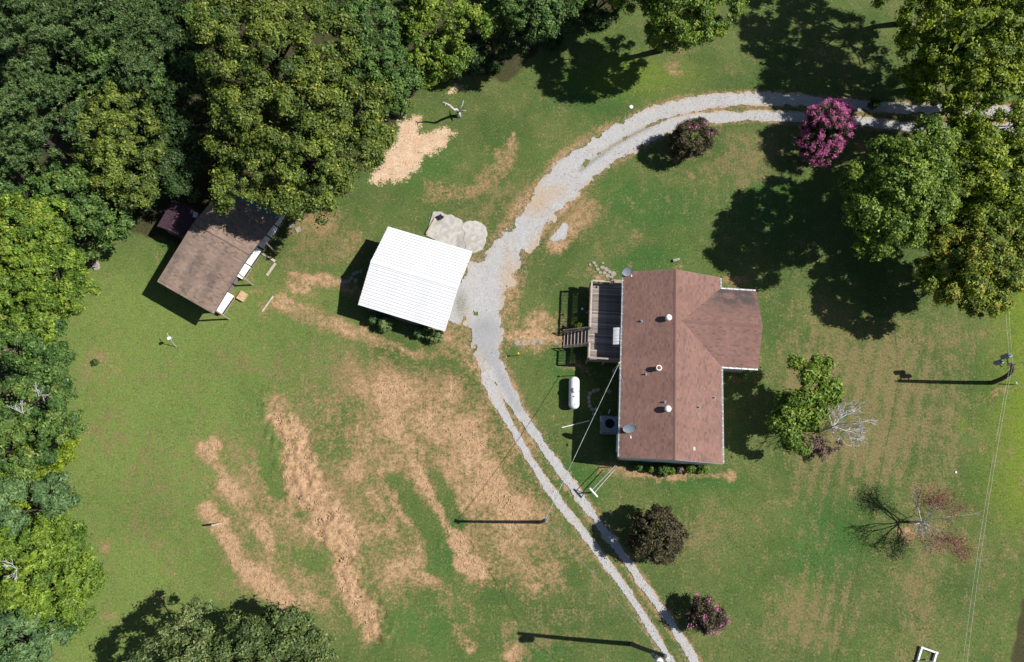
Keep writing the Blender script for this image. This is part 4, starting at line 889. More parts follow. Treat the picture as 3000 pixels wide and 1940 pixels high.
LM = {
    'olive': leafmat('olive_leaves', (0.026, 0.056, 0.01), (0.172, 0.228, 0.03), 0.2, (0.42, 0.34, 0.06)),
    'bright': leafmat('bright_leaves', (0.04, 0.1, 0.01), (0.22, 0.32, 0.032), 0.25, (0.4, 0.36, 0.06)),
    'mid': leafmat('mid_green_leaves', (0.024, 0.07, 0.014), (0.125, 0.215, 0.04), 0.2, (0.28, 0.29, 0.06)),
    'blue': leafmat('blue_green_leaves', (0.032, 0.085, 0.03), (0.15, 0.24, 0.078), 0.2, (0.3, 0.3, 0.12)),
    'yellow': leafmat('yellow_green_leaves', (0.065, 0.125, 0.008), (0.3, 0.385, 0.022), 0.3, (0.45, 0.36, 0.04)),
    'lime': leafmat('lime_leaves', (0.06, 0.13, 0.014), (0.27, 0.375, 0.045), 0.3, (0.4, 0.36, 0.06)),
    'gold': leafmat('turning_leaves', (0.055, 0.115, 0.012), (0.28, 0.35, 0.035), 0.28, (0.6, 0.38, 0.06)),
    'dark': leafmat('shade_dark_leaves', (0.02, 0.05, 0.012), (0.058, 0.105, 0.024), 0.2, None),  # near-black green: shade under the canopy put into the leaf colour
    'pine': leafmat('pine_needles', (0.038, 0.085, 0.026), (0.18, 0.272, 0.085), 0.16, (0.26, 0.16, 0.09)),
    'cedar': leafmat('cedar_foliage', (0.032, 0.065, 0.016), (0.15, 0.205, 0.058), 0.2, (0.34, 0.34, 0.14)),
    'bronze': leafmat('bronze_leaves', (0.026, 0.026, 0.011), (0.1, 0.084, 0.036), 0.2, (0.16, 0.11, 0.06)),
    'plum': leafmat('plum_leaves', (0.03, 0.026, 0.015), (0.09, 0.064, 0.036), 0.2, None),
    'pink': leafmat('pink_blossom', (0.5, 0.08, 0.28), (0.92, 0.3, 0.6), 0.25, None),
    'red': leafmat('red_leaves', (0.2, 0.035, 0.03), (0.36, 0.1, 0.08), 0.25, None),
    'brown': leafmat('withered_leaves', (0.11, 0.07, 0.06), (0.24, 0.16, 0.13), 0.15, None),
    'shrub': leafmat('shrub_leaves', (0.04, 0.1, 0.03), (0.2, 0.29, 0.1), 0.25, (0.5, 0.45, 0.1)),
}
def tolobes(lst):            # (px,py,zc,rpx[,yr,zr]) -> world lobes
    out = []
    for l in lst:
        px, py, zc, rp = l[:4]; k = mpp(py, zc); p = G(px, py, zc); r_ = rp * k
        out.append((p.x, p.y, zc, r_, r_ * (l[4] if len(l) > 4 else 1), r_ * (l[5] if len(l) > 5 else 0.8)))
    return out
_seed = [100]
def tree(name, label, cat, lst, leafm, base=None, trunk=0.22, group=None, nl=14, **kw):
    _seed[0] += 1; r = np.random.default_rng(_seed[0]); lobes = tolobes(lst)
    bx = base.x if base else float(np.mean([l[0] for l in lobes])); by = base.y if base else float(np.mean([l[1] for l in lobes]))
    if base is None:                          # trunks lean a little towards the clearing
        zc = float(np.mean([l[2] for l in lobes])); rr_ = math.hypot(bx, by) + 1e-6; k_ = min(1.5, 0.2 * zc); bx += bx / rr_ * k_; by += by / rr_ * k_
    # keep crowns off the ground
    lobes = [(a - bx, b - by, max(c, f * 0.45 + 0.5), d, e, f) for a, b, c, d, e, f in lobes]
    t = thing(name, label, cat, (bx, by, 0), 0, group)
    V, F, C, cc = crown_mesh(r, lobes, **kw)
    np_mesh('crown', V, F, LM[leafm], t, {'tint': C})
    limbs(r, (0, 0, 0), lobes, cc, trunk, nl).build('trunk', MT['bark'], t, True)
    return t, lobes, cc, r

WOOD = 'trees of the woods'
# pines: round tufts of needles on whorled boughs
def pine(label, lst, n_tuft=900, dead=0.0):
    _seed[0] += 1; r = np.random.default_rng(_seed[0]); lobes = tolobes(lst)
    bx = float(np.mean([l[0] for l in lobes])); by = float(np.mean([l[1] for l in lobes])); lobes = [(a - bx, b - by, c, d, e, f) for a, b, c, d, e, f in lobes]
    t = thing('pine_tree', label, 'pine', (bx, by, 0), 0, 'pines in the woods')
    bo = []
    for l in lobes:                           # bough ends in whorls around each leader
        k = max(26, int(n_tuft / len(lobes) / 11)); az = r.uniform(0, 6.283, k); el = np.arcsin(np.clip(r.uniform(-0.25, 1.0, k), -1, 1)); rr = r.uniform(0.72, 1.05, k)
        bo.append(np.array(l[:3]) + np.stack([np.cos(az) * np.cos(el), np.sin(az) * np.cos(el), np.sin(el)], 1) * rr[:, None] * np.array(l[3:]))
        k2 = k // 2; az = r.uniform(0, 6.283, k2); rr = np.sqrt(r.random(k2)) * 0.6
        bo.append(np.array(l[:3]) + np.stack([np.cos(az) * rr, np.sin(az) * rr, r.uniform(0.2, 0.75, k2)], 1) * np.array(l[3:]))
    bo = np.concatenate(bo); per = 11; bi = np.repeat(np.arange(len(bo)), per)
    ctr = np.array([np.mean([l[0] for l in lobes]), np.mean([l[1] for l in lobes]), 0]); inw = ctr - bo; inw[:, 2] = -0.3; inw = unit(inw)
    cc = bo[bi] + inw[bi] * (r.random((len(bi), 1)) ** 1.5 * 0.9) + r.normal(0, 1, (len(bi), 3)) * np.array([0.3, 0.3, 0.12])
    m = len(cc); K = 24; idx = np.repeat(np.arange(m), K); n = len(idx)
    d = unit(rdir(r, n) + np.array([0, 0, 0.45])); L = r.uniform(0.22, 0.36, n)[:, None] * r.uniform(0.8, 1.2, m)[idx][:, None]
    side = unit(np.cross(d, rdir(r, n))) * 0.055
    o = cc[idx] + d * 0.03
    V = np.stack([o - side, o + d * L, o + side], 1).reshape(-1, 3); F = np.arange(3 * n).reshape(-1, 3)
    ct = r.random(m)
    C = np.repeat(np.stack([np.clip(0.1 + 0.65 * np.clip(d[:, 2], 0, 1) + (ct[idx] - 0.5) * 0.5 + r.normal(0, 0.1, n), 0, 1), r.random(n), np.where(r.random(n) < 0.02, 0.8, 0)], 1), 3, axis=0)  # upward needles tinted lighter: light from above put into the colour
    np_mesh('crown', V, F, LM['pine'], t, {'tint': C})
    limbs(r, (0, 0, 0), lobes, bo, 0.2, 30).build('trunk', MT['bark'], t, True)
pine('tall blue green pine whose top reaches the upper left corner', [(110, 90, 11, 150)])
pine('blue green pine at left edge with small brown gap in its top', [(120, 330, 10, 135, 1.05), (60, 420, 9, 90)], 1050)
pine('pine with yellowish vine tips at the top edge of the woods', [(320, 90, 11, 140), (390, 60, 10.5, 100)], 1000)
pine('pine overhanging the dark gap beside the olive oak', [(410, 190, 9.5, 90), (300, 190, 9, 100)], 850)
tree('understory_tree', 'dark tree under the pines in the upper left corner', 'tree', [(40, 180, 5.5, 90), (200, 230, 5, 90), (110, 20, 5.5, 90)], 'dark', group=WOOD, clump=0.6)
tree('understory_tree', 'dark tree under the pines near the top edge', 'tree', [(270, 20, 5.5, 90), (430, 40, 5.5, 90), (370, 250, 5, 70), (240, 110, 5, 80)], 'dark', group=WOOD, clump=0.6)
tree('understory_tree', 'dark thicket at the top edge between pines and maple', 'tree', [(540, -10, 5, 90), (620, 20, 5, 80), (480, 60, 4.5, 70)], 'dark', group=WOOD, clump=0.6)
tree('vine_tree', 'small light green tree wedged between the pines', 'tree', [(305, 150, 10.5, 55), (270, 240, 8.5, 50)], 'mid', group=WOOD, clump=0.5, leaf=0.11)
tree('oak_tree', 'olive oak with yellowing leaf tips below the pines', 'oak', [(330, 320, 8, 85), (310, 400, 8, 75), (400, 410, 8, 85), (350, 490, 7.5, 80), (400, 550, 7, 55), (290, 440, 7.5, 50)], 'olive', group=WOOD, accent=0.03)
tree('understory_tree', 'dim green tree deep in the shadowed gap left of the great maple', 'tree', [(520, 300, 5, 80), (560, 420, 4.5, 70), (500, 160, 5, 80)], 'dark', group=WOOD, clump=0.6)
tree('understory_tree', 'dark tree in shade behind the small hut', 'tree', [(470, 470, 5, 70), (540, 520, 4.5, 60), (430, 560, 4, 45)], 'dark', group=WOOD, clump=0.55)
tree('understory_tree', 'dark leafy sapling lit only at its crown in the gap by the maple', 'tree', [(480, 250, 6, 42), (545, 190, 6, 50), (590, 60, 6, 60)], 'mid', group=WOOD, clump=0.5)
tree('maple_tree', 'huge olive green maple, northern crown beside the dark gap', 'maple', [(680, 90, 11, 100), (790, 60, 11.5, 110), (690, 210, 10.5, 90), (820, 170, 12, 115), (930, 120, 11, 110), (760, 300, 10.5, 95)], 'olive', group=WOOD, trunk=0.42, nl=26, accent=0.03, clump=0.58, hole=-0.16)
tree('maple_tree', 'huge olive green maple overhanging the sandy patch and shed', 'maple', [(700, 390, 9.5, 85), (820, 370, 11, 110), (940, 310, 11, 110), (1050, 330, 9.5, 95), (1020, 440, 9, 90), (900, 460, 10, 110), (770, 490, 9, 100), (850, 570, 8, 85), (960, 560, 7.5, 85), (1090, 420, 7.5, 55), (690, 560, 8, 70)], 'olive', group=WOOD, trunk=0.45, nl=30, accent=0.03, clump=0.58, hole=-0.16)
tree('woodland_tree', 'dense mid green tree between the great maple and yellower tree', 'tree', [(1080, 70, 9, 110), (1110, 180, 8.5, 85), (1160, 240, 7, 65), (1010, 30, 10, 90), (1130, 290, 6, 55)], 'mid', group=WOOD, trunk=0.3)
tree('woodland_tree', 'bright yellow green tree at the top edge by the big shadow', 'tree', [(1280, 40, 9, 95), (1360, 80, 9, 70), (1230, 110, 8.5, 70), (1300, 150, 7.5, 70), (1260, 200, 6, 50)], 'bright', group=WOOD, trunk=0.28, accent=0.05)
tree('woodland_tree', 'shaded green tree at the top edge over the dark shadow', 'tree', [(1540, 10, 8, 75), (1590, 50, 7.5, 65), (1470, 20, 7, 60), (1650, 10, 7.5, 50)], 'mid', group=WOOD, trunk=0.25)
tree('woodland_tree', 'low dark tree at the top edge left of the sunlit tree', 'tree', [(1750, 10, 4, 60), (1690, 50, 3.5, 45), (1800, -40, 4.5, 60)], 'dark', group=WOOD, clump=0.5)  # fills a stretch of shadowed foliage; its leaf colour carries that shade
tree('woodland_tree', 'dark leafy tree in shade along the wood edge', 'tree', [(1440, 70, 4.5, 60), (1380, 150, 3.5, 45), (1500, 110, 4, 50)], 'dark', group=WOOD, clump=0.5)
tree('woodland_tree', 'sunlit yellow green tree overhanging the lawn at the top', 'tree', [(1900, -30, 8.5, 80), (1990, 20, 9, 100), (2090, -10, 8.5, 85), (1990, 85, 7.5, 65), (2060, 70, 7.5, 55), (1850, -60, 8, 80), (1950, 95, 5.5, 55)], 'bright', group=WOOD, trunk=0.3, accent=0.06)
tree('woodland_tree', 'tall tree just beyond the top edge shading the lawn', 'tree', [(1780, -150, 8, 110), (1660, -130, 8, 90), (1720, -60, 6.5, 70)], 'mid', group=WOOD, trunk=0.3)
# left edge, top to bottom
tree('woodland_tree', 'round blue green tree at left edge under the pines', 'tree', [(40, 540, 6.5, 75), (90, 590, 6, 50)], 'mid', group=WOOD)
tree('woodland_tree', 'dense deep green tree beside the small hut and worn turf', 'tree', [(200, 560, 6.5, 75), (270, 600, 6, 80), (330, 640, 5, 60), (260, 690, 4.5, 65), (190, 650, 5.5, 60)], 'mid', group=WOOD, accent=0.05)
tree('woodland_tree', 'yellow green tree at left edge with sunlit twigs', 'tree', [(50, 660, 8, 80), (130, 650, 7.5, 70), (80, 740, 8, 80)], 'bright', group=WOOD, accent=0.08)
tree('woodland_tree', 'broad bright green tree at left edge bulging over the lawn', 'tree', [(60, 830, 7.5, 90), (150, 800, 7, 85), (205, 870, 5.5, 65), (120, 920, 6, 75), (30, 920, 6.5, 70)], 'bright', group=WOOD, trunk=0.3, accent=0.04)
tree('woodland_tree', 'darker small leaved tree at left edge near the brown bald patch', 'tree', [(110, 1010, 5.5, 75), (150, 1060, 4.5, 55), (50, 1000, 6, 55), (80, 970, 6, 50)], 'mid', group=WOOD)
tree('woodland_tree', 'withered orange brown sapling at left edge', 'tree', [(15, 1020, 5.5, 26), (50, 1045, 5, 16)], 'brown', group=WOOD, clump=0.4, leaf=0.12)
tree('woodland_tree', 'grey green tree at left edge with bleached dead twigs', 'tree', [(50, 1190, 6.5, 80), (130, 1180, 6, 80), (190, 1240, 4.5, 50), (100, 1290, 6, 85), (30, 1330, 6, 70)], 'mid', group=WOOD, accent=0.1)
tree('woodland_tree', 'yellow tinged tree at left edge below the bleached twigs', 'tree', [(150, 1310, 3.4, 58), (110, 1370, 4.0, 65), (50, 1420, 4.5, 65)], 'yellow', group=WOOD)
tree('woodland_tree', 'blue green tree at left edge midway down', 'tree', [(150, 1450, 5, 65), (80, 1500, 5.5, 75), (30, 1470, 6, 60), (110, 1560, 4.5, 60)], 'blue', group=WOOD)
tree('woodland_tree', 'broad fresh green tree at left edge by the worn ground', 'tree', [(80, 1620, 6, 90), (180, 1600, 5, 70), (220, 1690, 4.5, 70), (120, 1720, 6, 95), (30, 1720, 6, 80), (190, 1790, 4.5, 65)], 'bright', group=WOOD, trunk=0.28)
tree('woodland_tree', 'pale green tree in the bottom left corner', 'tree', [(60, 1850, 6, 90), (140, 1890, 5, 70), (30, 1940, 6, 80)], 'blue', group=WOOD)
# bottom edge evergreens
CED = 'evergreens on the bottom edge'
tree('cedar_tree', 'pale speckled evergreen on the bottom edge, left of the pair', 'cedar', [(575, 1815, 6, 45), (545, 1885, 6, 70), (480, 1960, 6, 80), (600, 1915, 5, 55)], 'cedar', group=CED, clump=0.5, leaf=0.11, accent=0.08)
tree('cedar_tree', 'wide dark green evergreen on the bottom edge, right of the pair', 'cedar', [(830, 1850, 4.5, 70), (720, 1900, 5, 80), (910, 1905, 4, 60), (800, 1980, 5, 110), (660, 1975, 5, 85)], 'cedar', group=CED, clump=0.55, leaf=0.11, accent=0.03)
# right-hand trees
RT = 'tall trees along the right side'
tree('elm_tree', 'tall feathery yellow green tree in the top right corner', 'tree', [(2740, 60, 9.5, 85), (2840, 50, 10, 110), (2940, 60, 10.5, 110), (2800, 150, 9, 85), (2900, 170, 9.5, 100), (2980, 160, 9.5, 80), (2690, 130, 7, 55)], 'yellow', group=RT, trunk=0.38, nl=24, lai=1.1, accent=0.02, hole=-0.28, hole_scale=0.9, clump=0.5, cover=2.0, leaf=0.118)
tree('elm_tree', 'tall feathery yellow green tree over the far end of the drive', 'tree', [(2690, 235, 6.2, 55), (2770, 250, 7.6, 80), (2880, 270, 8.5, 95), (2960, 280, 9, 85), (2840, 350, 8, 75), (2930, 370, 8.5, 90), (2990, 420, 8.5, 70)], 'yellow', group=RT, trunk=0.35, nl=22, lai=1.0, accent=0.03, hole=-0.25, hole_scale=0.9, clump=0.5, cover=2.0, leaf=0.118)
tree('elm_tree', 'bright yellow green tree at right edge above the power line', 'tree', [(2860, 450, 9, 75), (2950, 500, 9, 90), (2880, 540, 8.5, 80), (2980, 590, 8, 70), (2820, 560, 8, 60), (2900, 620, 8, 60)], 'yellow', group=RT, trunk=0.3, lai=1.2, accent=0.04, hole=-0.42, clump=0.6, cover=2.0, leaf=0.118)
tree('maple_tree', 'fresh green maple casting long shadow toward the house', 'maple', [(2730, 410, 9.5, 55), (2600, 450, 9, 50), (2700, 490, 10, 75), (2650, 560, 10, 85), (2560, 610, 9, 70), (2730, 580, 9.5, 65), (2640, 660, 9, 70), (2560, 710, 8, 45), (2530, 540, 8.5, 50), (2600, 520, 9, 60), (2670, 560, 5.8, 80), (2600, 640, 5.8, 60), (2710, 470, 6.2, 65)], 'lime', group=RT, trunk=0.32, nl=18, accent=0.02, hole=-0.55)
tree('maple_tree', 'turning gold and green tree overhanging the power line at right', 'maple', [(2920, 720, 7.5, 75), (2850, 760, 7.5, 85), (2780, 820, 6.5, 65), (2870, 850, 6.5, 75), (2950, 800, 7, 55), (2790, 730, 7, 60), (2720, 790, 6, 40), (2840, 790, 4.5, 75), (2760, 800, 4.2, 50)], 'gold', group=RT, trunk=0.3, accent=0.12, lai=1.7)
tree('elm_tree', 'tall tree beyond the right edge shading the end of the drive', 'tree', [(3100, 90, 9, 110), (3130, 220, 9, 105), (3080, 320, 8.5, 95), (3160, 430, 8.5, 100), (3110, 530, 8, 80)], 'yellow', group=RT, trunk=0.3, lai=1.0, hole=-0.25, hole_scale=0.9)
tree('elm_tree', 'dim olive tree in the shade between maple and drive', 'tree', [(2770, 700, 5, 60), (2820, 640, 5.5, 60), (2760, 460, 5, 50)], 'olive', group=RT, lai=1.2)
tree('elm_tree', 'tall tree beyond the top right edge shading the drive', 'tree', [(2740, -120, 10, 120), (2860, -160, 10.5, 120), (2950, -60, 10, 110), (2660, -200, 9.5, 110), (2600, -60, 8, 70), (2840, -60, 8, 100), (2740, -20, 7, 70)], 'yellow', group=RT, trunk=0.3, lai=0.85, hole=-0.2, hole_scale=0.8)

# ------------------------------------------------------------------ bare branching skeletons
def branches(r, start, direc, length, rad, depth, spread=0.6, out=None, ends=None, up=0.1, ratio=0.72):
    if out is None: out = []
    d = Vector(direc).normalized(); p = Vector(start); pts = [p.copy()]; k = 4
    for i in range(k):
        d = (d + Vector((r.normal(0, 0.12), r.normal(0, 0.12), r.normal(0, 0.08) + up * 0.15))).normalized(); p = p + d * length / k; pts.append(p.copy())
    out.append((pts, [rad * (1 - 0.45 * i / k) for i in range(k + 1)]))
    if depth == 0:
        if ends is not None: ends += [tuple(pts[2]), tuple(pts[-1])]
        return out
    for i in range(int(r.integers(2, 4)) + (depth > 1)):
        ax = Vector((r.normal(), r.normal(), r.normal() * 0.6)).normalized(); nd = (d + ax * spread * r.uniform(0.7, 1.3)).normalized()
        branches(r, pts[int(r.integers(2, k + 1))], nd, length * ratio * r.uniform(0.75, 1.15), rad * 0.55, depth - 1, spread, out, ends, up, ratio)
    return out
def skel(segs, n=6):
    m = MB()
    for pts, rad in segs: m.tube(pts, rad, n, cap=False)
    return m
def tuftleaves(r, ends, per, sp, leaf):
    c = np.repeat(np.array(ends), per, axis=0) + r.normal(0, sp, (len(ends) * per, 3)); n = len(c)
    V, F = leaf_quads(r, c, unit(rdir(r, n) + np.array([0, 0, 0.6])), leaf * r.uniform(0.6, 1.3, n)); C = np.repeat(np.stack([r.random(n), r.random(n), np.zeros(n)], 1), 3, axis=0)
    return V, F, C
def half_dead_tree():
    r = np.random.default_rng(41); b = G(2400, 1262)
    t = thing('half_dead_tree', 'tree east of house, green on one side and bleached bare on other', 'tree', (b.x, b.y, 0))
    lob = tolobes([(2395, 1085, 4.6, 34), (2345, 1070, 4.4, 24), (2420, 1135, 4.2, 28), (2370, 1140, 4.6, 38), (2330, 1190, 4.0, 38), (2305, 1250, 3.6, 38), (2335, 1300, 3.0, 30), (2290, 1210, 3.2, 28), (2450, 1160, 3.8, 20), (2370, 1205, 3.6, 38), (2350, 1255, 3.0, 34)]); lob = [(a - b.x, c - b.y, z, d, e, f) for a, c, z, d, e, f in lob]
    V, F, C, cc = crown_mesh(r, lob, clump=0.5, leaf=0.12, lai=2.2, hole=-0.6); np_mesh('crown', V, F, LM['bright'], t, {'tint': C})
    limbs(r, (0, 0, 0), lob, cc, 0.17, 12).build('trunk', MT['bark'], t, True)
    e2 = []; sg = []
    for q in [(1.0, 0.3, 0.5), (0.5, 1.0, 0.5), (0.7, -0.5, 0.4), (-0.3, 0.9, 0.7), (1.0, -0.1, 0.3), (-0.4, -0.5, 0.6), (0.9, 0.8, 0.4), (0.2, 0.3, 1.0)]:
        branches(r, (0.1, 0.1, 2.3), q, 1.45, 0.06, 3, 0.6, sg, e2, 0.05)
    sg.append(([Vector((0, 0, 0)), Vector((0.05, 0.05, 1.3)), Vector((0.1, 0.1, 2.5))], [0.13, 0.11, 0.09]))
    sg = [([p for p in ps], [max(q, 0.017) for q in rs]) for ps, rs in sg]
    skel(sg).build('bare_branches', MT['palebark'], t)
    lo = tolobes([(2395, 1305, 1.2, 32, 0.6, 0.4), (2435, 1300, 1.2, 28, 0.6, 0.4), (2415, 1332, 0.8, 16)]); lo = [(a - b.x, c - b.y, z, d, e, f) for a, c, z, d, e, f in lo]
    V, F, C, cc = crown_mesh(r, lo, clump=0.3, leaf=0.07, lai=0.55); np_mesh('withered_foliage', V, F, LM['brown'], t, {'tint': C})
half_dead_tree()
def red_tree():
    r = np.random.default_rng(57); b = G(2668, 1530)
    t = thing('red_leaved_tree', 'small sparse tree with red leaves and pale bare twigs on lower right lawn', 'tree', (b.x, b.y, 0)); sg = []; ends = []
    branches(r, (0, 0, -0.1), (0, 0, 1), 1.7, 0.14, 0, out=sg)
    top = sg[0][0][-1]
    for k in range(9):
        a = k * 6.283 / 9 + r.normal(0, 0.2); branches(r, top - Vector((0, 0, r.uniform(0, 0.6))), (math.cos(a), math.sin(a), r.uniform(0.4, 1.2)), 1.95, 0.055, 3, 0.5, sg, ends, 0.22, 0.62)
    sg = [(p, [max(q, 0.01) for q in rr]) for p, rr in sg]
    skel(sg, 5).build('trunk', MT['palebark'], t)
    ends = [e for e in ends if (e[2] > 2.0 and (e[0] > -0.4 or r.random() < 0.25) and (abs(e[1]) > 0.5 or r.random() < 0.4))]
    V, F, C = tuftleaves(r, ends, 14, 0.3, 0.052); np_mesh('crown', V, F, LM['red'], t, {'tint': C})
red_tree()
def snag():
    r = np.random.default_rng(5); b = G(1345, 341)
    t = thing('dead_snag', 'bleached forked tree stump on the lawn near the sandy patch', 'dead tree', (b.x, b.y, 0)); m = MB()
    m.tube([(0, 0, -0.1), (0, 0.02, 0.5), (-0.05, 0.05, 0.9)], [0.26, 0.2, 0.17], 9)
    e1 = G(1303, 301, 3.2) - b; e2 = G(1366, 325, 1.6) - b; e3 = G(1330, 322, 2.2) - b
    s = Vector((-0.05, 0.05, 0.85))
    m.tube([s, s + (e3 - s) * 0.5 + Vector((0.05, 0, 0.2)), e3, (e3 + e1) / 2 + Vector((0, 0.1, 0)), e1], [0.15, 0.13, 0.12, 0.1, 0.06], 8)
    m.tube([s, s + (e2 - s) * 0.6, e2], [0.12, 0.08, 0.04], 7); m.tube([e1, e1 + Vector((-0.35, 0.15, -0.1))], [0.06, 0.03], 6); m.tube([e1, e1 + Vector((0.1, -0.4, 0.1))], [0.05, 0.02], 6)
    m.tube([s, s + Vector((0.5, 0.35, 0.6)), s + Vector((0.6, 0.7, 0.8))], [0.08, 0.05, 0.025], 6)
    m.build('trunk', MT['palebark'], t, True)
    V, F, C = tuftleaves(r, [tuple(e1), tuple(e3), tuple(e2)], 14, 0.16, 0.07); np_mesh('withered_foliage', V, F, LM['brown'], t, {'tint': C})
snag()
def sapling():
    b = G(516, 1017); t = thing('sapling_stake', 'thin pale leaning stake with broken top on the left lawn', 'stake', (b.x, b.y, 0))
    e = G(497, 992, 1.6) - b; MB().tube([(0, 0, -0.1), tuple(e * 0.5), tuple(e)], [0.035, 0.03, 0.03], 6).build('stake', MT['palebark'], t)
    MB().tube([tuple(e + Vector((-0.3, 0.5, 0))), tuple(e), tuple(e + Vector((0.35, 0.1, 0.1)))], 0.025, 5).build('crossbar', MT['palebark'], t)
    MB().box(tuple(e + Vector((0, 0, 0.08))), (0.3, 0.25, 0.12), 0.4).build('box_top', MT['tank'], t)
sapling()
def deadtwigs(owner, px, py, z, s, seed):     # bare twigs are part of the tree they stick out of
    r = np.random.default_rng(seed); t = next(o for o in col.objects if o.get('label') == owner); b = G(px, py, z) - t.location; sg = []
    for k in range(4):
        a = r.uniform(0, 6.28); branches(r, (b.x, b.y, b.z - 0.3), (math.cos(a), math.sin(a), 0.5), s, 0.02, 2, 0.5, sg)
    skel([(p, [max(q, 0.012) for q in rr]) for p, rr in sg], 5).build('bare_twigs', MT['palebark'], t)
GG = 'grey green tree at left edge with bleached dead twigs'
for k, (q, px, py, z) in enumerate([(GG, 60, 1210, 9.0), (GG, 105, 1160, 8.4), ('broad fresh green tree at left edge by the worn ground', 40, 1668, 8.7)]):
    deadtwigs(q, px, py, z, 0.55, 70 + k)

# ------------------------------------------------------------------ crape myrtles and shrubs
def myrtle(label, lst, leafm, bloom, seed, nb=0, group='crape myrtles on the lawn', low=-0.6):
    t, lobes, cc, r = tree('crape_myrtle', label, 'crape myrtle', lst, leafm, trunk=0.09, group=group, clump=0.33, leaf=0.08, lai=1.3, low=low, cover=1.9, hole=-0.6, hole_scale=0.7)
    if nb:
        k = r.choice(len(cc), min(nb, len(cc)), replace=False); k = k[np.argsort(-cc[k, 2])][:int(nb * 0.9)]
        ends = []
        for i in k:
            p = cc[i]; l = lobes[0]; d = p - np.array(l[:3]); d = d / (np.linalg.norm(d) + 1e-6)
            ends.append(p + d * 0.38 + np.array([0, 0, 0.2]))
        V, F, C = tuftleaves(r, ends, bloom, 0.12, 0.06); np_mesh('blossom', V, F, LM['pink'], t, {'tint': C})
myrtle('large crape myrtle covered in pink blossom beside the drive', [(2422, 375, 2.8, 62, 1.05, 0.8), (2400, 420, 2.0, 55), (2445, 350, 2.6, 45)], 'plum', 46, 1, 700)
myrtle('dark leaved crape myrtle with few pink blooms inside the drive curve', [(2020, 410, 2.3, 52, 0.95, 0.8), (2045, 395, 2.2, 44), (2005, 425, 1.9, 40)], 'bronze', 26, 2, 14)
myrtle('big bronze leaved crape myrtle next to the lower wheel tracks', [(1920, 1560, 2.9, 58, 1, 0.75), (1955, 1565, 2.5, 46), (1890, 1590, 2.3, 42), (1930, 1600, 2.3, 46), (1935, 1525, 2.5, 40), (1885, 1548, 2.3, 38)], 'bronze', 0, 3)
myrtle('small plum leaved crape myrtle with pink blooms near the bottom edge', [(2062, 1805, 1.7, 36, 1, 0.8), (2090, 1815, 1.5, 28), (2055, 1780, 1.5, 26)], 'plum', 30, 4, 15)
def shrub(label, px, py, rp, leafm, h=0.55, group=None, name='shrub', accent=0.0, flat=1.0):
    _seed[0] += 1; r = np.random.default_rng(_seed[0]); b = G(px, py, h); R_ = rp * mpp(py, h)
    t = thing(name, label, 'shrub', (b.x, b.y, 0), 0, group)
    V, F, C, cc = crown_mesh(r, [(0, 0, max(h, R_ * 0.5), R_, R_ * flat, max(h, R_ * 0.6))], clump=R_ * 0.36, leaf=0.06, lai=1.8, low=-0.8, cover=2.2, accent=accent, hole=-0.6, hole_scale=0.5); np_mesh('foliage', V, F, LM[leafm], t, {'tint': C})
    m = MB()
    for k in range(5): a = k * 1.26; m.tube([(0, 0, -0.08), (math.cos(a) * R_ * 0.3, math.sin(a) * R_ * 0.3, h * 0.6), (math.cos(a) * R_ * 0.6, math.sin(a) * R_ * 0.6, h * 1.1)], [0.025, 0.018, 0.008], 5)
    m.build('stems', MT['bark'], t)
GS = 'shrubs along the garage wall'
shrub('spindly shrub at west end of garage wall', 1097, 932, 14, 'blue', 0.7, GS); shrub('leafy green shrub second from west along garage wall', 1130, 950, 18, 'shrub', 0.7, GS, accent=0.06)
shrub('grey green shrub near the garage carport corner', 1232, 975, 15, 'blue', 0.6, GS); shrub('round variegated shrub at the garage carport corner post', 1272, 984, 19, 'shrub', 0.6, GS, accent=0.08)
HB = 'bushes along the south house wall'
for px, py, rp, m, l in [(1870, 1369, 9, 'mid', 'low straggly bush, westmost along the south house wall'), (1905, 1375, 8, 'bright', 'tiny yellow green bush by south house wall, second from west'), (1942, 1377, 16, 'mid', 'spreading dark green bush mid way along south house wall'), (1966, 1381, 9, 'bright', 'small bright bush touching the spreading bush by the house'), (1990, 1378, 9, 'brown', 'withered brown bush by the south house wall'), (2022, 1370, 13, 'bright', 'round clipped bush by south house wall near its east end'), (2060, 1369, 14, 'bright', 'eastmost round clipped bush by the south house wall')]: shrub(l, px, py, rp, m, 0.5, HB, 'bush')
shrub('green potted looking shrub beside the deck stairs', 1693, 955, 13, 'bright', 0.7); shrub('blue green weed clump at the wood edge by the lawn', 1240, 226, 20, 'blue', 0.4, flat=0.7); shrub('low weed clump below the wood shadow', 1400, 208, 16, 'blue', 0.4, flat=0.7)
shrub('small dark weed in the brown bald patch at left', 278, 1062, 8, 'dark', 0.2); shrub('dry pale brush pile at the corner of the woods', 1193, 266, 16, 'brown', 0.3)
# scattered understory bushes at the wood edge
for k, (px, py, rp, l) in enumerate([(1320, 190, 22, 'dim bush at the wood edge under the yellow green tree'), (1450, 190, 22, 'dim bush in deep shade at the wood edge'), (1620, 120, 24, 'dim bush in shade under the top edge trees'), (1760, 60, 26, 'dim bush in shade near the top edge'), (380, 640, 20, 'dim bush between the hut and the deep green tree'), (220, 770, 18, 'small bush at wood edge by the pale stone'), (2560, 300, 14, 'dim bush at the drive under the right hand trees')]): shrub(l, px, py, rp, 'dark', 0.5)

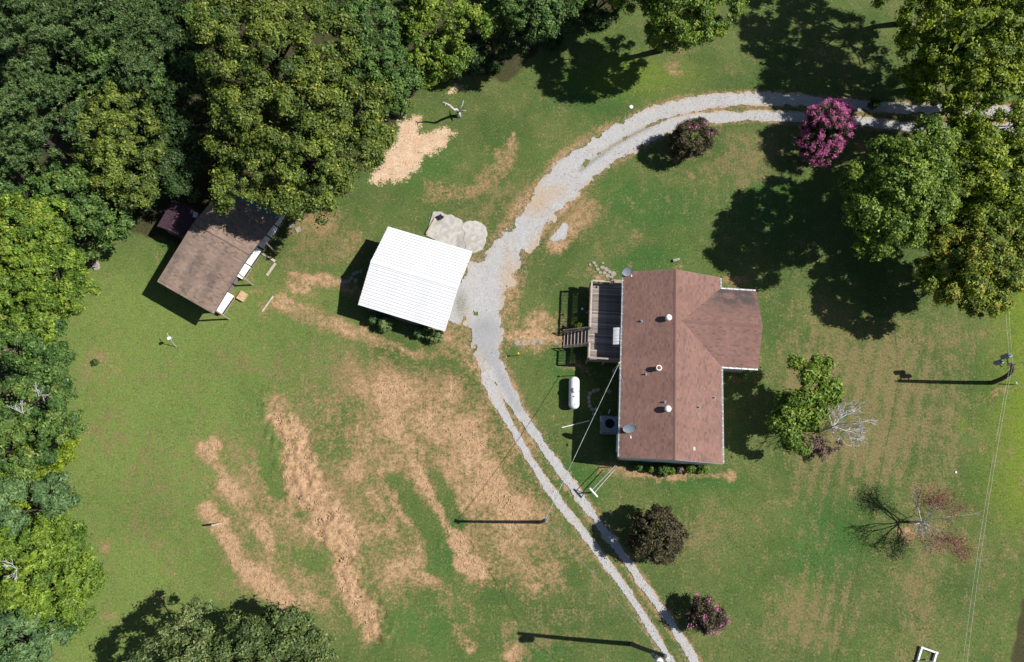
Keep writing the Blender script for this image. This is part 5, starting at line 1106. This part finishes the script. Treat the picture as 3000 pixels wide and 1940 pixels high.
# ------------------------------------------------------------------ propane tank
def build_tank():
    a, b = G(1683, 1104, 0.95), G(1682, 1196, 0.95); c = (a + b) / 2; d = b - a; an = math.atan2(d.y, d.x)
    t = thing('propane_tank', 'white horizontal propane tank on the lawn west of house', 'gas tank', (c.x, c.y, 0), an); L = 2.95 / 2; r = 0.48
    prof = [(0.0, -L), (0.16, -L + 0.02), (0.3, -L + 0.08), (0.42, -L + 0.2), (r, -L + 0.36), (r, L - 0.36), (0.42, L - 0.2), (0.3, L - 0.08), (0.16, L - 0.02), (0.0, L)]
    MB().lathe(prof, 28, Matrix.Rotation(math.pi / 2, 3, 'Y'), (0, 0, 0.72)).build('shell', MT['tank'], t, True)
    MB().lathe([(0.21, 1.12), (0.23, 1.22), (0.22, 1.32), (0.13, 1.39), (0.0, 1.41)], 18, off=(-0.15, 0, 0)).build('dome_lid', MT['white'], t, True)
    MB().lathe([(0.05, 1.17), (0.05, 1.26), (0.0, 1.27)], 8, off=(0.42, -0.05, 0)).build('gauge', MT['dark'], t); MB().lathe([(0.035, 1.15), (0.035, 1.24), (0, 1.25)], 8, off=(1.15, 0.05, 0)).build('valve', MT['dark'], t)
    MB().tube([(-0.2, 0.18, 1.22), (-0.1, 0.36, 1.1), (0.0, 0.5, 0.8), (0, 0.52, 0.05)], 0.015, 6).build('hose', MT['dark'], t); MB().tube([(-0.3, -0.2, 1.19), (-0.15, -0.3, 1.13), (-0.1, -0.16, 1.22)], 0.018, 6).build('hose', MT['dark'], t)
    for x in (-0.85, 0.85): MB().b2((x - 0.06, -0.3, 0.02), (x + 0.06, 0.3, 0.32)).build('foot', MT['steel'], t); MB().b2((x - 0.2, -0.45, -0.03), (x + 0.2, 0.45, 0.04)).build('block', MT['concrete'], t)
    MB().tube([(-1.1, -0.47, 0.75), (-1.1, -0.3, 1.1), (-1.1, 0, 1.207), (-1.1, 0.3, 1.1), (-1.1, 0.47, 0.75)], 0.012, 5).build('weld_seam', MT['tank'], t)
build_tank()
def build_ac():
    p0, p1 = HL(1768, 1218, 1.0), HL(1812, 1268, 1.0); u0, u1 = p0.x, min(p1.x + 0.25, 0.28); v0, v1 = p1.y, p0.y
    a = hplace(thing('heat_pump', 'grey packaged heat pump unit with round fan against west house wall', 'heat pump')); z = 1.05
    cu, cv = (u0 + u1) / 2 - 0.1, (v0 + v1) / 2 + 0.05; rr = 0.42
    # top with a round hole
    m = MB(); n = 24; ring = [(cu + rr * math.cos(2 * math.pi * k / n), cv + rr * math.sin(2 * math.pi * k / n)) for k in range(n)]
    def sq(x, y):
        dx, dy = x - cu, y - cv; t = min((u1 - cu) / dx if dx > 1e-6 else (u0 - cu) / dx if dx < -1e-6 else 1e9, (v1 - cv) / dy if dy > 1e-6 else (v0 - cv) / dy if dy < -1e-6 else 1e9); return (cu + dx * t, cv + dy * t)
    outr = [sq(*q) for q in ring]
    m.add([(x, y, z) for x, y in ring] + [(x, y, z) for x, y in outr] + [(x, y, z - 0.3) for x, y in ring] + [(x, y, 0.02) for x, y in outr], [(k, n + k, n + (k + 1) % n, (k + 1) % n) for k in range(n)] + [(2 * n + k, k, (k + 1) % n, 2 * n + (k + 1) % n) for k in range(n)] + [(n + k, 3 * n + k, 3 * n + (k + 1) % n, n + (k + 1) % n) for k in range(n)])
    cor = MB(); b = m.build('casing', MT['greysteel'], a)
    for cx, cy in ((u0, v0), (u0, v1), (u1, v0), (u1, v1)): MB().box((cx + (0.05 if cx == u0 else -0.05), cy + (0.05 if cy == v0 else -0.05), z / 2 + 0.01), (0.112, 0.112, z + 0.004)).build('corner_post', MT['greysteel'], b)
    MB().lathe([(rr - 0.002, z - 0.32), (rr - 0.002, z - 0.28)], 20, off=(cu, cv, 0)).build('fan_well', MT['hollow_shade'], a)
    f = MB()
    for k in range(4):
        an = k * math.pi / 2; f.add([(cu + 0.06 * math.cos(an - 0.4), cv + 0.06 * math.sin(an - 0.4), z - 0.2), (cu + 0.38 * math.cos(an - 0.3), cv + 0.38 * math.sin(an - 0.3), z - 0.22), (cu + 0.38 * math.cos(an + 0.4), cv + 0.38 * math.sin(an + 0.4), z - 0.16), (cu + 0.06 * math.cos(an + 0.4), cv + 0.06 * math.sin(an + 0.4), z - 0.16)], [(0, 1, 2, 3)])
    f.build('fan_blade', MT['dark'], a); g = MB()
    for q in (0.14, 0.28, 0.41): g.tube([(cu + q * math.cos(k * 0.3142), cv + q * math.sin(k * 0.3142), z + 0.012) for k in range(21)], 0.006, 4, cap=False)
    g.build('fan_guard', MT['dark'], a)
    MB().b2((u0 - 0.15, v0 - 0.1, -0.05), (u1 + 0.02, v1 + 0.1, 0.06)).build('pad', MT['concrete'], a)
    MB().tube([(u0 - 0.18, v1 - 0.0, 0.4), (u0 - 0.18, v1 - 0.4, 0.4), (u0, v1 - 0.4, 0.4)], 0.04, 6).build('pipe', MT['white'], a); MB().b2((u0 + 0.15, v0 - 0.16, 0.06), (u0 + 0.35, v0 - 0.01, 0.5)).build('disconnect_box', MT['greysteel'], a); MB().b2((u1, v0 + 0.2, 0.3), (0.34, v1 - 0.2, 0.8)).build('duct', MT['greysteel'], a)
build_ac()

# ------------------------------------------------------------------ satellite dishes
def dish(label, c, normal, r, foot, lnb_dir, mat):
    t = thing('satellite_dish', label, 'satellite dish', foot); f = Vector(foot); c = Vector(c) - f
    M = Vector(normal).normalized().to_track_quat('Z', 'Y').to_matrix()
    prof = [(r * k / 6, 0.16 * r * (k / 6) ** 2 - 0.02) for k in range(7)]; prof = prof[::1] + [(r * 1.02, 0.16 * r), (r * 1.02, 0.16 * r - 0.03)] + [(r * k / 6, 0.16 * r * (k / 6) ** 2 - 0.05) for k in range(5, -1, -1)]
    MB().lathe([(max(a, 0.001), z) for a, z in prof], 28, M, c).build('reflector', mat, t, True)
    MB().tube([(0, 0, -0.05), (c.x * 0.4, c.y * 0.4, c.z * 0.6), tuple(c - M @ Vector((0, 0, 0.06)))], 0.03, 7).build('mast', MT['steel'], t)
    e = c + M @ Vector((0, 0, 0.1)) + Vector(lnb_dir); s = Vector(lnb_dir).normalized(); pe = s.cross(M @ Vector((0, 0, 1))).normalized()
    for k in (-0.12, 0.12): MB().tube([tuple(c + s * r * 0.9 + pe * k + M @ Vector((0, 0, 0.1))), tuple(e)], 0.014, 6).build('arm', MT['steel'], t)
    MB().lathe([(0.05, -0.1), (0.065, 0.0), (0.065, 0.1), (0.0, 0.12)], 10, M, e).build('receiver', MT['white'], t)
q = HM @ Vector((0.75, 2.55, EZ + 0.75 * ms + 0.03)); c_ = G(1844, 1253, 4.75)
dish('grey satellite dish standing on the south west roof corner', c_, (0.05, -0.82, 0.57), 0.55, q, (0.0, -0.72, 0.25), MT['greysteel'])
q = HM @ Vector((-0.02, VV - 0.25, EZ - 0.12)); c_ = G(1838, 795, 4.5)
dish('small satellite dish on the north west gutter corner', c_, (0.1, -0.8, 0.6), 0.44, q, (0.28, -0.4, 0.15), MT['greysteel'])

# ------------------------------------------------------------------ utility poles and cables
def quad(a, b, c, n=8): return [a * (1 - t) ** 2 + b * 2 * t * (1 - t) + c * t * t for t in [i / n for i in range(n + 1)]]
def pole(label, base, top, bend, mat, r0=0.17, r1=0.12):
    b = G(*base); e = G(*top[:2], top[2]); t = thing('utility_pole', label, 'utility pole', (b.x, b.y, 0)); e = e - b
    m = Vector((e.x * bend[0], e.y * bend[1], e.z * 0.55)); P = quad(Vector((0, 0, -0.2)), m, e, 10)
    MB().tube(P, [r0 + (r1 - r0) * i / 10 for i in range(11)], 12).build('pole', mat, t, True); return t, b, e, P
def transformer(t, p, r=0.2, h=0.75, mat=None):
    o = MB().lathe([(0.0, 0), (r * 0.9, 0.0), (r, 0.04), (r, h), (r * 1.06, h + 0.02), (r * 0.6, h + 0.08), (0, h + 0.09)], 16).build('transformer', mat or MT['greysteel'], t, True); o.location = p
    MB().lathe([(0.05, h + 0.05), (0.06, h + 0.1), (0.03, h + 0.14), (0.06, h + 0.18), (0.02, h + 0.28), (0, h + 0.29)], 8).build('bushing', MT['greysteel'], o); return o
pR, bR, eR, PR = pole('leaning dark utility pole with two transformers at right edge', (2905, 1122), (2962, 1068, 6.2), (0.05, 0.35), MT['polewood'], 0.2, 0.15)
transformer(pR, eR + Vector((-0.05, 0.75, -0.75)), 0.21, 0.8); transformer(pR, eR + Vector((-0.22, 0.38, -1.45)), 0.2, 0.75); MB().tube([tuple(eR + Vector((0, 0, -0.3))), tuple(eR + Vector((0, 0.9, -0.3)))], 0.05, 6).build('bracket', MT['polewood'], pR); MB().tube([tuple(eR + Vector((0, 0, -1.1))), tuple(eR + Vector((-0.2, 0.4, -1.1)))], 0.05, 6).build('bracket', MT['polewood'], pR)
MB().box(tuple(eR + Vector((0.05, 0, -0.05))), (0.7, 0.09, 0.1), 0.1).build('crossarm', MT['polewood'], pR)
pM, bM, eM, PM = pole('short grey utility pole beside the lower wheel tracks', (1584, 1530), (1598, 1523, 7.9), (0.5, 0.5), MT['greypole'], 0.15, 0.11)
MB().box(tuple(eM + Vector((0, 0, -0.2))), (0.12, 0.5, 0.1), 0.6).build('bracket', MT['steel'], pM)
pB, bB, eB, PB = pole('tall grey utility pole at the bottom edge by wheel tracks', (1850, 1888), (1949, 1922, 10.5), (0.5, 0.5), MT['greypole'], 0.19, 0.14)
transformer(pB, eB + Vector((-0.3, -0.5, -1.5)), 0.26, 0.9, MT['tank']); transformer(pB, eB + Vector((-0.55, -0.25, -1.6)), 0.14, 0.5); MB().box(tuple(eB + Vector((-0.15, -0.25, -1.0))), (0.5, 0.12, 0.1), 1.0).build('bracket', MT['steel'], pB)
MB().tube([tuple(eB + Vector((0, 0, -0.4))), tuple(eB + Vector((0.35, -0.3, -0.3)))], 0.03, 6).build('insulator', MT['white'], pB)
def cable(label, a, b, sag, r=0.007, mat=None, name='power_line', group='overhead cables'):
    n = 24; a, b = Vector(a), Vector(b); P = [a + (b - a) * (i / n) - Vector((0, 0, sag * 4 * (i / n) * (1 - i / n))) for i in range(n + 1)]; o = P[0].copy()
    c = MB().tube([p - o for p in P], r, 6).build(name, mat or MT['wire']); c.location = o; tag(c, label, 'cable', group)
tR = bR + eR; tM = bM + eM; tB = bB + eB
far = G(2944, 600, 6.6); cable('cable running north from right pole into trees, left of its pair', tR + Vector((-0.05, 0.05, -0.02)), G(2938, 560, 7.2), 0.3); cable('cable running north from right pole into trees, right of its pair', tR + Vector((0.14, 0.05, 0.02)), G(2952, 560, 7.5), 0.3)
cable('cable running south from right pole to bottom edge, left of its pair', tR + Vector((-0.06, -0.05, -0.02)), G(2815, 1990, 6.5), 0.35); cable('cable running south from right pole to bottom edge, right of its pair', tR + Vector((0.1, -0.05, 0.02)), G(2828, 1990, 6.9), 0.35)
cable('thick service cable from the house mast to the short grey pole', HM @ Vector((HL(1814, 1064, 5.0).x, HL(1814, 1064, 5.0).y, 5.0)), tM + Vector((0, 0, -0.15)), 0.35, 0.022, MT['greencable'])
cable('thin cable strung between the short and tall grey poles', tM + Vector((0, 0, -0.1)), tB + Vector((0, 0, -0.4)), 0.3, 0.013)
cable('cable leaving the tall pole at the bottom edge', tB + Vector((0.3, -0.25, -0.3)), tB + Vector((9, -7, -0.5)), 0.2, 0.015)
gw = thing('guy_wire', 'guy wire with white marker right of the leaning pole', 'guy wire', tuple(G(2980, 1127))); g0 = G(2980, 1127); e_ = tR - Vector((0, 0, 0.4)) - g0
MB().tube([(0, 0, -0.05), tuple(e_)], 0.012, 5).build('wire', MT['wire'], gw); MB().tube([tuple(e_ * 0.03), tuple(e_ * 0.16)], 0.05, 7).build('guard', MT['white'], gw)

# ------------------------------------------------------------------ small things
def slabthing(name, label, cat, c, d, rz, mat, group=None, z=0.0, parts=None):
    p = G(c[0], c[1]) if len(c) == 2 else G(*c); o = MB().box((0, 0, d[2] / 2), d).build(name, mat); o.location = (p.x, p.y, z); o.rotation_euler = (0, 0, rz)
    bv = o.modifiers.new('bevel', 'BEVEL'); bv.width = min(d) * 0.15; bv.segments = 1
    return tag(o, label, cat, group)
def beam(name, label, a, b, w, h, mat, cat='timber', z=0.0, group=None):
    A, B = G(*a), G(*b); d = B - A; c = (A + B) / 2; o = MB().box((0, 0, h / 2), (d.length, w, h)).build(name, mat); o.location = (c.x, c.y, z); o.rotation_euler = (0, 0, math.atan2(d.y, d.x))
    bv = o.modifiers.new('bevel', 'BEVEL'); bv.width = 0.015; bv.segments = 1; return tag(o, label, cat, group)
def stone(r, label, px, py, rp, mat, group=None, h=0.06, name='stepping_stone', cat='stone', asp=1.0):
    p = G(px, py); R_ = rp * mpp(py); n = 11; k = r.uniform(0.85, 1.12, n); m = MB()
    ring = lambda s, z: [(math.cos(6.283 * i / n) * R_ * k[i] * s, math.sin(6.283 * i / n) * R_ * k[i] * s * asp, z) for i in range(n)]
    A, B, C_ = ring(1.0, -0.05), ring(1.0, h * 0.7), ring(0.86, h); m.add(A + B + C_, [tuple(range(2 * n, 3 * n))] + [(i, (i + 1) % n, n + (i + 1) % n, n + i) for i in range(n)] + [(n + i, n + (i + 1) % n, 2 * n + (i + 1) % n, 2 * n + i) for i in range(n)])
    o = m.build(name, mat); o.location = (p.x, p.y, 0); o.rotation_euler = (0, 0, r.uniform(0, 6.28) if asp == 1 else 0.4); return tag(o, label, cat, group)
rs = np.random.default_rng(9)
STN = ['northmost', 'second from north', 'third from north', 'fourth from north', 'fifth from north', 'sixth from north', 'seventh from north', 'eighth from north', 'southmost', 'eastmost', 'second from east']
for i_, (px, py) in enumerate([(1752, 1142), (1740, 1145), (1729, 1153), (1725, 1165), (1726, 1177), (1728, 1190), (1736, 1200), (1747, 1200), (1741, 1213), (1785, 1147), (1778, 1142)]): stone(rs, 'round stepping stone in the shaded ring west of house, ' + STN[i_], px, py, 6.0, MT['paver'], 'ring of stepping stones')
for px, py, rp in [(1751, 789, 6), (1764, 784, 6.5), (1776, 790, 7), (1770, 800, 6), (1758, 799, 5), (1786, 797, 6), (1797, 803, 8), (1780, 808, 7), (1740, 770, 5), (1728, 776, 4), (1791, 813, 6), (1745, 779, 4.5), (1766, 771, 4)]: stone(rs, 'rough flagstone in the path to the north deck steps', px, py, rp, MT['paver'], 'flagstone path stones')
for i_, (px, py, rp) in enumerate([(1515, 1004, 9), (1535, 1005, 8), (1562, 1004, 9), (1585, 1002, 8), (1628, 1001, 6), (1650, 998, 5)]): stone(rs, 'flat stone in worn path to the deck stairs, ' + ['nearest the drive', 'second from the drive', 'third from the drive', 'third from the stairs', 'second from the stairs', 'nearest the stairs'][i_], px, py, rp, MT['paver'], 'stones of the stair path', 0.03)
for px, py, rp in [(1042, 823, 7), (1030, 815, 6), (1022, 823, 6), (1036, 803, 6), (1046, 797, 6), (1057, 795, 5), (1010, 827, 7), (1000, 824, 6)]: stone(rs, 'pale stone in the garage shadow path', px, py, rp, MT['paver'], 'stones in the garage shadow', 0.03)
stone(rs, 'white flat disc lying on grass above the drive curve', 1849, 314, 6, MT['white'], h=0.08, name='well_cover', cat='cover'); stone(rs, 'small white pebble like object on the lower right lawn', 2800, 1384, 3, MT['white'], name='pale_rock', cat='rock'); stone(rs, 'pale pink boulder at wood edge on the left', 282, 778, 10, MT['paver'], h=0.2, name='boulder', cat='rock', asp=2.0)
stone(rs, 'small bluish rubbish piece at the left wood edge', 232, 784, 5, MT['tank'], h=0.12, name='litter', cat='rubbish')
def pad():
    c = G(1340, 685); t = thing('concrete_pad', 'broken grey concrete pad behind the garage', 'concrete pad', tuple(c))
    crack = [(1358, 655), (1351, 668), (1362, 684), (1356, 702), (1364, 718), (1361, 735)]
    A = [(1248, 690), (1268, 622), (1285, 620), (1306, 630), (1325, 632), (1352, 645)] + crack + [(1300, 715)]
    B = [(x + 0.9, y) for x, y in crack[::-1]] + [(1364, 651), (1394, 647), (1419, 660), (1429, 684), (1424, 708), (1414, 730), (1390, 741)]
    r = np.random.default_rng(31)
    for q, zz, m in ((A, 0.09, MT['concrete']), (B, 0.075, MT['concrete'])):
        P = []
        for k in range(len(q)):
            a, b = Vector(q[k]), Vector(q[(k + 1) % len(q)])
            for u in (0, 0.33, 0.67): v_ = a + (b - a) * u; jt = 0.0 if 1350 < a.x < 1367 and 1350 < b.x < 1367 else 1.2; P.append((v_.x + r.normal(0, 1) * jt, v_.y + r.normal(0, 1) * jt))
        pts = [G(*p) - c for p in P]; MB().slab([(p.x, p.y, zz) for p in pts], 0.15).build('slab', m, t)
    beam('pad_beam', 'pale timber lying on the concrete pad', (1250, 688), (1276, 642), 0.2, 0.14, MT['timber'], z=0.09)
    q = G(1293, 640); t = thing('charcoal_grill', 'small black grill on the concrete pad', 'grill', (q.x, q.y, 0.09), -0.9); MB().b2((-0.22, -0.14, 0.25), (0.22, 0.14, 0.42)).build('body', MT['dark'], t); MB().lathe([(0.1, 0.42), (0.09, 0.5), (0, 0.53)], 10, off=(0.18, 0.12, 0)).build('knob', MT['dark'], t)
    for x in (-0.18, 0.18):
        for y in (-0.1, 0.1): MB().tube([(x, y, 0), (x, y, 0.25)], 0.02, 5).build('leg', MT['dark'], t)
pad()
beam('plank', 'long pale plank lying on the grass between shed and garage', (768, 914), (801, 868), 0.16, 0.1, MT['timber'])
beam('border_board', 'pale border board running from the shed, upper leg of the corner', (762, 738), (806, 766), 0.25, 0.08, MT['timber'], group='border boards'); beam('border_board', 'pale border board by the shed, lower leg of the corner', (807, 772), (782, 808), 0.25, 0.08, MT['timber'], group='border boards')
for px, py, l in [(854, 661, 'shaded square paver by the maple, left one'), (874, 673, 'sunlit square paver by the maple, right one')]: slabthing('paver', l, 'paver', (px, py), (0.5, 0.55, 0.06), 0.5, MT['paver'], 'square pavers by the maple')
slabthing('splash_block', 'pale log shaped concrete block on grass north of house', 'block', (1980, 763), (0.68, 0.26, 0.22), 0.25, MT['paver'])
def woodpost():
    b = G(646, 1535); o = MB().box((0, 0, 0.75), (0.16, 0.16, 1.75), M=Matrix.Rotation(0.06, 3, 'X')).build('wooden_post', MT['timber']); o.location = b; tag(o, 'square grey wooden post standing on the lower left lawn', 'post'); bv = o.modifiers.new('bevel', 'BEVEL'); bv.width = 0.02
woodpost()
def tpost():
    b = G(1741, 1447); t = thing('clothesline', 'pale T shaped post with two rails running to the house corner', 'clothesline', (b.x, b.y, 0)); h = 1.35
    A, B = G(1728, 1430, h) - b, G(1751, 1456, h) - b; c = (A + B) / 2; e = G(1806, 1366, 1.3) - b; f = G(1802, 1374, 1.0) - b
    MB().tube([(c.x, c.y, -0.15), (c.x, c.y, h)], 0.06, 8).build('post', MT['white'], t); d = B - A; MB().box((c.x, c.y, h), ((B - A).length, 0.12, 0.09), math.atan2(d.y, d.x)).build('crossbar', MT['white'], t)
    d2 = d.normalized(); MB().tube([tuple(c - d2 * 0.25 + Vector((0, 0, -0.02))), tuple(e + Vector((-0.1, 0.05, 0)))], 0.035, 6).build('rail', MT['steel'], t); MB().tube([tuple(c + d2 * 0.05 + Vector((0.05, 0.02, -0.3))), tuple(f)], 0.045, 6).build('rail', MT['timber'], t)
    MB().tube([tuple(A), (c.x, c.y, 0.75)], 0.03, 6).build('brace', MT['white'], t); MB().tube([tuple(B), (c.x, c.y, 0.75)], 0.03, 6).build('brace', MT['white'], t); MB().tube([(e.x, e.y, -0.1), (e.x, e.y, 1.32)], 0.04, 7).build('post', MT['steel'], t)
tpost()
def pathlamp():
    b = G(1518, 1042); t = thing('path_light', 'small black path light with yellow top beside the drive', 'path light', tuple(b)); MB().tube([(0, 0, -0.1), (0, 0, 0.95)], 0.03, 6).build('stem', MT['dark'], t); MB().lathe([(0.06, 0.85), (0.09, 0.9), (0.09, 1.0), (0.0, 1.05)], 10).build('lantern', MT['yellow'], t)
    b = G(1705, 903); t = thing('shepherd_hook', 'thin pole with blue bird feeder outside the deck railing', 'pole', tuple(G(1722, 925))); e = G(1705, 905, 1.8) - G(1722, 925); MB().tube([(0, 0, -0.1), (e.x * 0.4, e.y * 0.4, 1.2), (e.x, e.y, 1.8)], 0.02, 6).build('pole', MT['steel'], t); MB().lathe([(0.05, 1.62), (0.08, 1.66), (0.08, 1.8), (0, 1.86)], 10, off=(e.x, e.y, 0)).build('feeder', MT['blue'], t)
    A, B = G(1646, 1253), G(1726, 1233); d = B - A; o = MB().tube([(0, 0, 0.05), tuple(d * 0.5 + Vector((0, 0, 0.05))), tuple(d + Vector((0, 0, 0.05)))], 0.04, 7).build('white_pipe', MT['white']); o.location = A; tag(o, 'thin white pipe lying on the grass below the propane tank', 'pipe')
    A = G(1787, 1200); o = MB().tube([(0, 0, 0.05), (-0.15, -0.4, 0.05)], 0.05, 6).build('white_downspout', MT['white']); o.location = A; tag(o, 'short white pipe lying beside the heat pump', 'pipe')
pathlamp()
def frame():
    P = [G(*p) for p in ((2697, 1896), (2740, 1911), (2727, 1957), (2682, 1945))]; c = sum(P, Vector()) / 4; t = thing('garden_frame', 'white wooden bed frame with pale post at the bottom edge', 'frame', tuple(c))
    for i in range(4):
        a, b = P[i] - c, P[(i + 1) % 4] - c; d = b - a; m = (a + b) / 2; MB().box((m.x, m.y, 0.1), (d.length - 0.13, 0.13, 0.26), math.atan2(d.y, d.x)).build('board', MT['white'], t)
        MB().b2((a.x - 0.085, a.y - 0.085, -0.05), (a.x + 0.085, a.y + 0.085, 0.27)).build('corner_post', MT['white'], t)
    q = G(2712, 1933) - c; MB().tube([(q.x, q.y, -0.1), (q.x + 0.1, q.y, 1.3)], 0.05, 7).build('pipe', MT['white'], t)
frame()
